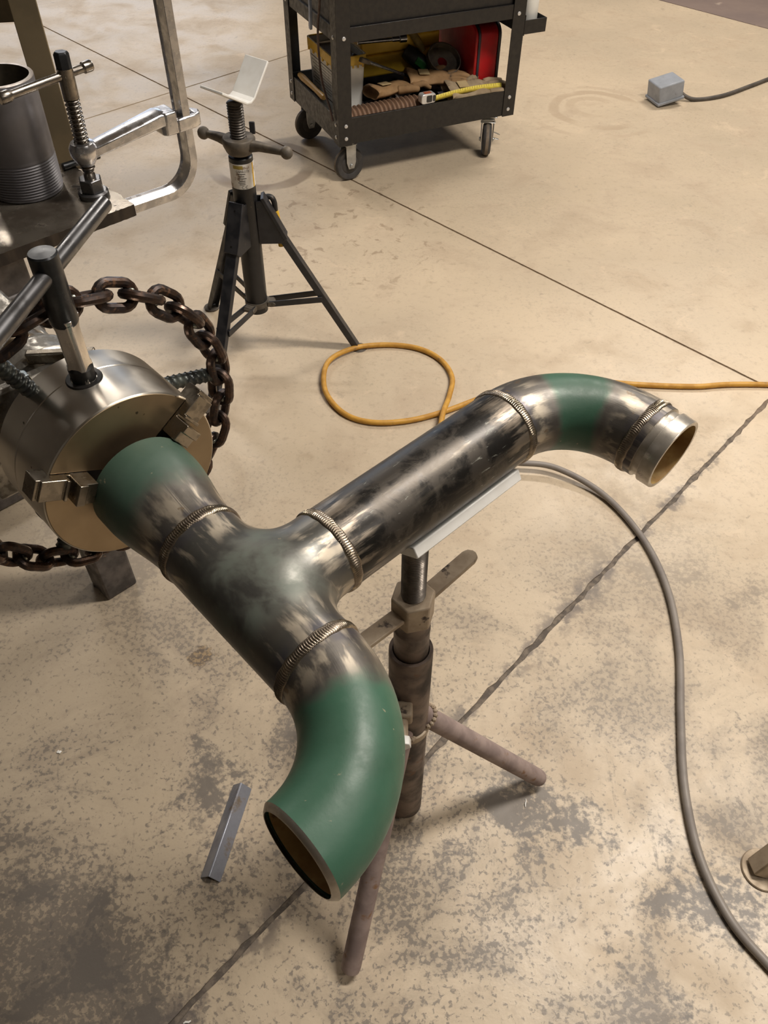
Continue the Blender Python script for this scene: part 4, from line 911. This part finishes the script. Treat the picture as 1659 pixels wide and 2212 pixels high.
# gloves
m_lea = M('tan_glove_leather', (.34, .205, .095), (.24, .14, .062), .78, .08, 0, 16, detail=6, spots=((.12, .075, .04), 24, .60, .70), bump=.2, bscale=90)
m_lea2 = M('pale_glove_leather', (.40, .31, .20), (.28, .21, .13), .8, .08, 0, 18, detail=6, spots=((.16, .11, .07), 24, .62, .72), bump=.2, bscale=90)
m_patch = M('glove_patch_leather', (.50, .38, .20), (.42, .31, .16), .8, .05, 0, 30)
def glove(name, lab, p, rz, mat, rx=0, ry=0, flip=1, open_cuff=True):
    g = cthing(name, lab, 'glove', p, rz, rx, ry, 'work gloves on the cart shelf'); mb = MB(); n = 22
    xs = [-.115, -.105, -.075, -.045, -.01, .03, .06, .082]; w = [.062, .060, .052, .046, .046, .050, .048, .036]; h = [.026, .025, .021, .018, .020, .021, .018, .012]
    th = np.arange(n)*2*PI/n; V = []
    for i, (x, a, b) in enumerate(zip(xs, w, h)):
        cr = 1 + .07*np.sin(th*5 + i*1.3) + .05*np.sin(th*9 + i*2.1); V.append(np.column_stack([np.full(n, x) + .004*np.sin(th*3), a*np.cos(th)*cr, b*np.sin(th)*cr + .006*math.sin(i*1.7)]))
    k = len(xs); V.append(V[0]*np.array([1, .82, .70]) + [.004, 0, 0]); V.append(V[1]*np.array([.75, .78, .62])); F = []
    for i in range(k - 1): F += [(i*n + a, i*n + (a+1) % n, (i+1)*n + (a+1) % n, (i+1)*n + a) for a in range(n)]
    F += [((k-1)*n + a for a in range(n))]; F = [tuple(f) for f in F]
    F += [(a, (a+1) % n, k*n + (a+1) % n, k*n + a) for a in range(n)] + [(k*n + a, k*n + (a+1) % n, (k+1)*n + (a+1) % n, (k+1)*n + a) for a in range(n)] + [tuple((k+1)*n + a for a in range(n))]
    mb.add(np.concatenate(V), F)
    for j, (y, L, a) in enumerate(((.033, .060, 9), (.012, .074, 3), (-.011, .070, -3), (-.032, .054, -10))):
        c, s2 = math.cos(R(a)), math.sin(R(a)); pth = [(.062, y, 0), (.085, y + .02*s2, .004), (.085 + L*.5*c, y + L*.6*s2, .006*(j % 2)), (.085 + L*c, y + L*s2 + .003, -.008), (.092 + L*c, y + L*s2 + .003, -.010)]
        mb.tube(catmull(pth, 4), np.interp(np.linspace(0, 1, 17), [0, .5, .9, 1], [.014, .0125, .0115, .004]), 10)
    pth = [(-.01, .035*flip, 0), (.02, .055*flip, .004), (.05, .070*flip, .004), (.068, .074*flip, -.002)]
    mb.tube(catmull(pth, 4), np.interp(np.linspace(0, 1, 13), [0, .5, .9, 1], [.017, .0145, .012, .004]), 10)
    b = build('glove_body', mb, mat, g, angle=60); b.modifiers.new('sub', 'SUBSURF').levels = 1; b.modifiers['sub'].render_levels = 1
    build('cuff_patch', MB().box((-.045, .004, .0215), (.042, .040, .003)), m_patch, g, bevel=.0012); return g
glove('work_glove', 'tan leather work glove with open cuff lying in front of the red case', (.480, .158, .284), -14, m_lea, 8, 4)
glove('work_glove', 'brown leather work glove lying in front of the white tub', (.302, .150, .275), 8, m_lea, -6, 2, -1)
glove('work_glove', 'pale beige leather glove draped at the front right corner of the cart shelf', (.603, .062, .258), -4, m_lea2, 14, 2)
# crumpled dark cloth heap the gloves lie on
cl = MB(); nx_, ny_ = 26, 14; V = []
for i in range(nx_):
    for j in range(ny_):
        x, y = -.21 + .42*i/(nx_-1), -.085 + .17*j/(ny_-1); e_ = min(1, 4*min(i/(nx_-1), 1 - i/(nx_-1)), 4*min(j/(ny_-1), 1 - j/(ny_-1)))
        V.append((x, y, max(.001, e_*(.052 + .012*math.sin(31*x + 9*y) + .009*math.sin(47*y - 22*x)))))
cl.add(V, [(i*ny_ + j, (i+1)*ny_ + j, (i+1)*ny_ + j + 1, i*ny_ + j + 1) for i in range(nx_-1) for j in range(ny_-1)])
cl.add([(v_[0], v_[1], 0) for v_ in V], [(i*ny_ + j, i*ny_ + j + 1, (i+1)*ny_ + j + 1, (i+1)*ny_ + j) for i in range(nx_-1) for j in range(ny_-1)])
co_ = build('dark_cloth', cl, M('black_rag_cloth', (.030, .026, .023), (.055, .045, .036), .9, .05, 0, 30), None, angle=80); co_.location = at_cart((.415, .215, ZF)); co_.rotation_euler = (0, 0, CYAW)
tag(co_, 'dark crumpled cloth under the leather gloves on the cart shelf', 'cloth')
# blue-grey rag
V = []
for i in range(18):
    for j in range(10):
        x, y = -.06 + .12*i/17, -.03 + .06*j/9; e_ = min(1, 5*min(i/17, 1 - i/17), 4*min(j/9, 1 - j/9)); V.append((x + .006*math.sin(y*70), y, .002 + e_*(.020 + .008*math.sin(60*x + 25*y) + .006*math.sin(95*y - 30*x))))
rg_ = MB().add(V, [(i*10 + j, (i+1)*10 + j, (i+1)*10 + j + 1, i*10 + j + 1) for i in range(17) for j in range(9)]).add([(a, b, 0) for a, b, c in V], [(i*10 + j, i*10 + j + 1, (i+1)*10 + j + 1, (i+1)*10 + j) for i in range(17) for j in range(9)])
ro_ = build('rag', rg_, M('blue_grey_rag', (.20, .20, .235), (.13, .13, .16), .9, .05, 0, 30), None, angle=80); ro_.location = at_cart((.535, .098, .236)); ro_.rotation_euler = (R(4), 0, CYAW - R(5)); tag(ro_, 'blue-grey rag lying beside the pale glove on the cart shelf', 'rag')
# tape measure with the blade pulled out along the tray lip
tm = cthing('tape_measure', 'silver tape measure with yellow blade resting on the cart tray lip', 'tape measure', (.378, .018, .2535), 2)
build('case', MB().prism(rrect(.062, .036, .010, 4), (0, -.014, .0185), X3, Zv, Y3, .032), m_rivet, tm, bevel=.003)
build('face_panel', MB().prism(rrect(.024, .024, .004, 3), (.002, -.0150, .0185), X3, Zv, Y3, .003), m_black, tm); build('face_panel', MB().prism(rrect(.012, .022, .004, 3), (.0235, -.0150, .0185), X3, Zv, Y3, .003), m_black, tm)
build('top_label', MB().box((0, .001, .0370), (.030, .018, .001)), M('red_label', (.48, .13, .06), None, .5), tm)
bl = MB(); n = 16; V = []
for i in range(n):
    x = .031 + .31*i/(n - 1); z = .012 + .008*math.sin(PI*i/(n - 1)); tw = .10 + .9*(i/(n - 1)); V += [(x, -.004 + .004*math.sin(i*.2), z - .0105), (x, -.004 + .0105*.35*tw + .006*tw, z + .0105*(1 - .25*tw))]
bl.add(V, [(2*i, 2*i + 2, 2*i + 3, 2*i + 1) for i in range(n - 1)])
bo = build('blade', bl, M('yellow_tape_blade', (.80, .66, .10), (.72, .58, .09), .45, .05, 0, 60), tm); m_ = bo.modifiers.new('solid', 'SOLIDIFY'); m_.thickness = .0004
tk_ = MB()
for i in range(28):
    f = (i + .5)/28*(n - 1); q = int(f); fr_ = f - q; lo_p = np.array(V[2*q])*(1 - fr_) + np.array(V[2*q + 2])*fr_; up_p = np.array(V[2*q + 1])*(1 - fr_) + np.array(V[2*q + 3])*fr_
    e_ = np.array([.0009, 0, 0]); t0 = .62 if i % 4 else .4; a4 = lo_p + (up_p - lo_p)*t0 + [0, -.0006, 0]; b4 = up_p + [0, -.0006, 0]; tk_.add([a4, a4 + e_, b4 + e_, b4], [(0, 1, 2, 3)])
build('blade_marks', tk_, m_ink, bo, smooth=False)
# wooden handle along the left lip
wh = cthing('wooden_handle', 'yellow-brown wooden handle lying along the left lip of the cart tray', 'handle', (.020, .325, .2665), 90, 0, 0)
build('handle_wood', MB().lathe([(0, -.135), (.009, -.134), (.012, -.12), (.0095, -.06), (.011, .02), (.013, .09), (.010, .128), (0, .130)], Z0, (1, 0, 0), 18), M('yellow_brown_wood', (.42, .25, .07), (.30, .17, .05), .45, .1, 0, 12, stretch=(.3, 3, 3)), wh)
# cable hanging over the left side, chisel tip, white can
hc_ = cthing('hanging_cable', 'thin brown cable hanging down the left side of the cart', 'cable', (-.012, .1, .5))
build('sheath', MB().tube(catmull([(0, -.010, .30), (0, .010, .12), (0, .036, .04), (0, .042, -.05), (0, .018, -.150), (.002, -.045, -.225), (.004, -.062, -.262)], 10), .0042, 10), M('brown_cable_sheath', (.10, .062, .052), None, .5), hc_)
ch_ = cthing('hand_tool', 'pale blue tool tip hanging at the upper left of the cart', 'tool', (-.014, .208, .5))
build('tip', MB().sweep([(0, -.010, .30), (0, -.006, .06), (0, 0, .012), (0, .001, .002)], [(.008, .005), (-.008, .005), (-.008, -.005), (.008, -.005)], up=(1, 0, 0), scales=[.9, .9, 1, .9]), M('pale_blue_plastic', (.30, .36, .48), (.24, .29, .4), .4), ch_, bevel=.001)
can = cthing('can', 'white can standing in the side bin of the cart', 'can', (CW + .052, .055, .4508))
build('can_body', MB().lathe([(0, 0), (.030, 0), (.032, .003), (.032, .19), (.026, .20), (0, .20)], n=32), m_tub, can)

# ---------------------------------------------------------------- cords, plug box and scraps on the floor
def cord(name, lab, pts, r, mat, zs=None, mi=None):
    P_ = np.array([(x, y, r if zs is None else zs[i]) for i, (x, y) in enumerate(pts)])
    o = build(name, MB().tube(catmull(P_, 14), r, 12), mat); return tag(o, lab, 'cord')
m_ycord = M('yellow_orange_cord', (.58, .31, .045), (.44, .22, .03), .55, .08, 0, 30, spots=((.20, .13, .06), 26, .62, .72))
m_gcord = M('grey_rubber_cable', (.25, .222, .195), (.195, .172, .155), .55, .08, 0, 14)
m_bcord = M('black_cable', (.060, .052, .045), (.10, .085, .07), .6, .08, 0, 16)
yel = [(1.90, 1.82), (1.1153, 1.8531), (.8972, 1.8401), (.7369, 1.8453), (.6309, 1.8559), (.5218, 1.8493), (.384, 1.821), (.2874, 1.7836), (.1655, 1.7144), (.0614, 1.6732), (-.0409, 1.6654), (-.1193, 1.7047), (-.174, 1.799), (-.1728, 1.9179), (-.1041, 1.9948), (-.006, 2.0228), (.093, 2.0084), (.1615, 1.9544), (.1937, 1.8705), (.1812, 1.7752), (.1576, 1.679), (.1475, 1.5809), (.1631, 1.5099)]
RY = .0078
cord('extension_cord', 'yellow-orange extension cord looped on the floor behind the pipe', yel, RY, m_ycord, [RY]*12 + [.012, .017, .012] + [RY]*3 + [RY, .014, .026, .014, RY])
gry = [(.06, 1.46), (.16, 1.485), (.2532, 1.4942), (.3499, 1.4926), (.4445, 1.4772), (.5514, 1.3994), (.6225, 1.2617), (.649, 1.1088), (.638, .9472), (.6024, .7829), (.5746, .6385), (.57, .5109), (.5947, .4082), (.6388, .3387), (.6807, .285), (.75, .20)]
RG = .0080
cord('floor_cable', 'grey rubber cable curving over the floor along the right side', gry, RG, m_gcord, [.008, .014, .022, .026, .024, .012] + [RG]*10)
blk = [(1.325, 4.035, .050), (1.37, 4.01, .034), (1.4406, 3.9924, .0085), (1.5856, 4.0424, .0085), (1.7563, 4.1704, .0085), (1.937, 4.3106, .0085), (2.3, 4.55, .0085)]
pbx = thing('plug_box', 'grey plastic outlet box with black cable lying tilted on the floor', 'outlet box', (1.285, 3.975, .0))
bxM = np.array([nrm([.93, .30, .18]), nrm([-.32, .95, .02]), nrm([-.17, -.08, .98])]); bxM[1] = nrm(bxM[1] - bxM[0]*(bxM[0] @ bxM[1])); bxM[2] = np.cross(bxM[0], bxM[1])
m_box = M('grey_blue_box_plastic', (.30, .32, .36), (.25, .27, .30), .5, .08, 0, 20, spots=((.12, .10, .09), 40, .66, .72))
build('box_body', MB().box((0, 0, .064), (.125, .11, .075), bxM), m_box, pbx, bevel=.006); build('lid', MB().box(np.array([0, 0, .064]) - bxM[2]*.040, (.135, .12, .014), bxM), m_box, pbx, bevel=.004)
build('gland', MB().lathe([(.017, 0), (.017, .012), (.012, .02)], np.array([0, 0, .060]) + bxM[0]*.06, bxM[0], 20), m_box, pbx)
cb_ = np.array(blk) - np.array([1.285, 3.975, 0]); cb_[0] = np.array([0, 0, .060]) + bxM[0]*.075
build('cable', MB().tube(catmull(cb_, 10), .0092, 12), m_bcord, pbx)
# angle iron offcut
an = thing('angle_iron', 'short bluish angle iron offcut lying ridge-up on the floor', 'angle iron', (-.278, .546, 0))
da = nrm([-.2951 + .2608, .4623 - .6292, 0]); na = np.array([-da[1], da[0], 0]); na = na if na[0] > 0 else -na
L_ = .172; ap = [(-.0185, 0), (-.0165, 0), (0, .0165), (.0165, 0), (.0185, 0), (.0012, .0185), (-.0012, .0185)]
build('angle_bar', MB().prism(ap, -da*L_/2, na, Zv, da, L_), M('blue_mill_steel', (.34, .36, .42), (.25, .26, .30), .42, .1, .6, 22, spots=((.15, .115, .08), 20, .56, .68)), an, bevel=.0006)
# foot of another stand at the right edge
ft = thing('stand_leg', 'rusty square stand leg on a round foot pad at the right edge', 'stand leg', (.6790, .4905, 0))
build('foot_pad', MB().lathe([(0, .0), (.0365, 0), (.0375, .002), (.036, .0045), (.029, .0055), (.026, .004), (0, .004)], n=40), m_rustlt, ft)
build('leg', MB().beam((-.012, 0, .006), (.20, .10, .40), .032, .032, up=(1, .1, .2)), m_rustlt, ft, bevel=.003)
# scraps
m_chip = M('bright_chip', (.75, .74, .70), None, .4)
m_slag = M('dark_slag', (.07, .06, .055), (.11, .09, .08), .7)
for i, (x, y, a, L, w, mt, lab, nm_) in enumerate(((-.625, .694, 20, .008, .006, m_chip, 'tiny white chip on the dark grime at the far left', 'chip'), (-.273, .512, 75, .020, .002, m_chip, 'thin bright metal shaving beside the angle iron', 'shaving'), (-.652, 1.095, 10, .013, .011, m_slag, 'small dark slag piece beside the table leg', 'slag_piece'), (.272, .606, 80, .016, .002, m_chip, 'thin bright metal shaving near the right foot of the rusty stand', 'shaving'), (-.298, .249, 15, .012, .003, m_chip, 'bright metal shaving near the lower edge of the floor', 'shaving'))):
    c = MB(); h = .0022; c.sweep([(-L/2, 0, h*.4), (-L/6, w*.3, h*.7), (L/5, -w*.2, h*.6), (L/2, w*.25, h*.4)], [(w/2, h*.3), (-w/2, h*.35), (-w/2*.8, -h*.3), (w/2*.9, -h*.35)], up=Zv, scales=[.6, 1, .9, .5])
    o = build(nm_, c, mt); o.location = (x, y, .0005); o.rotation_euler = (0, 0, R(a)); tag(o, lab, 'scrap')
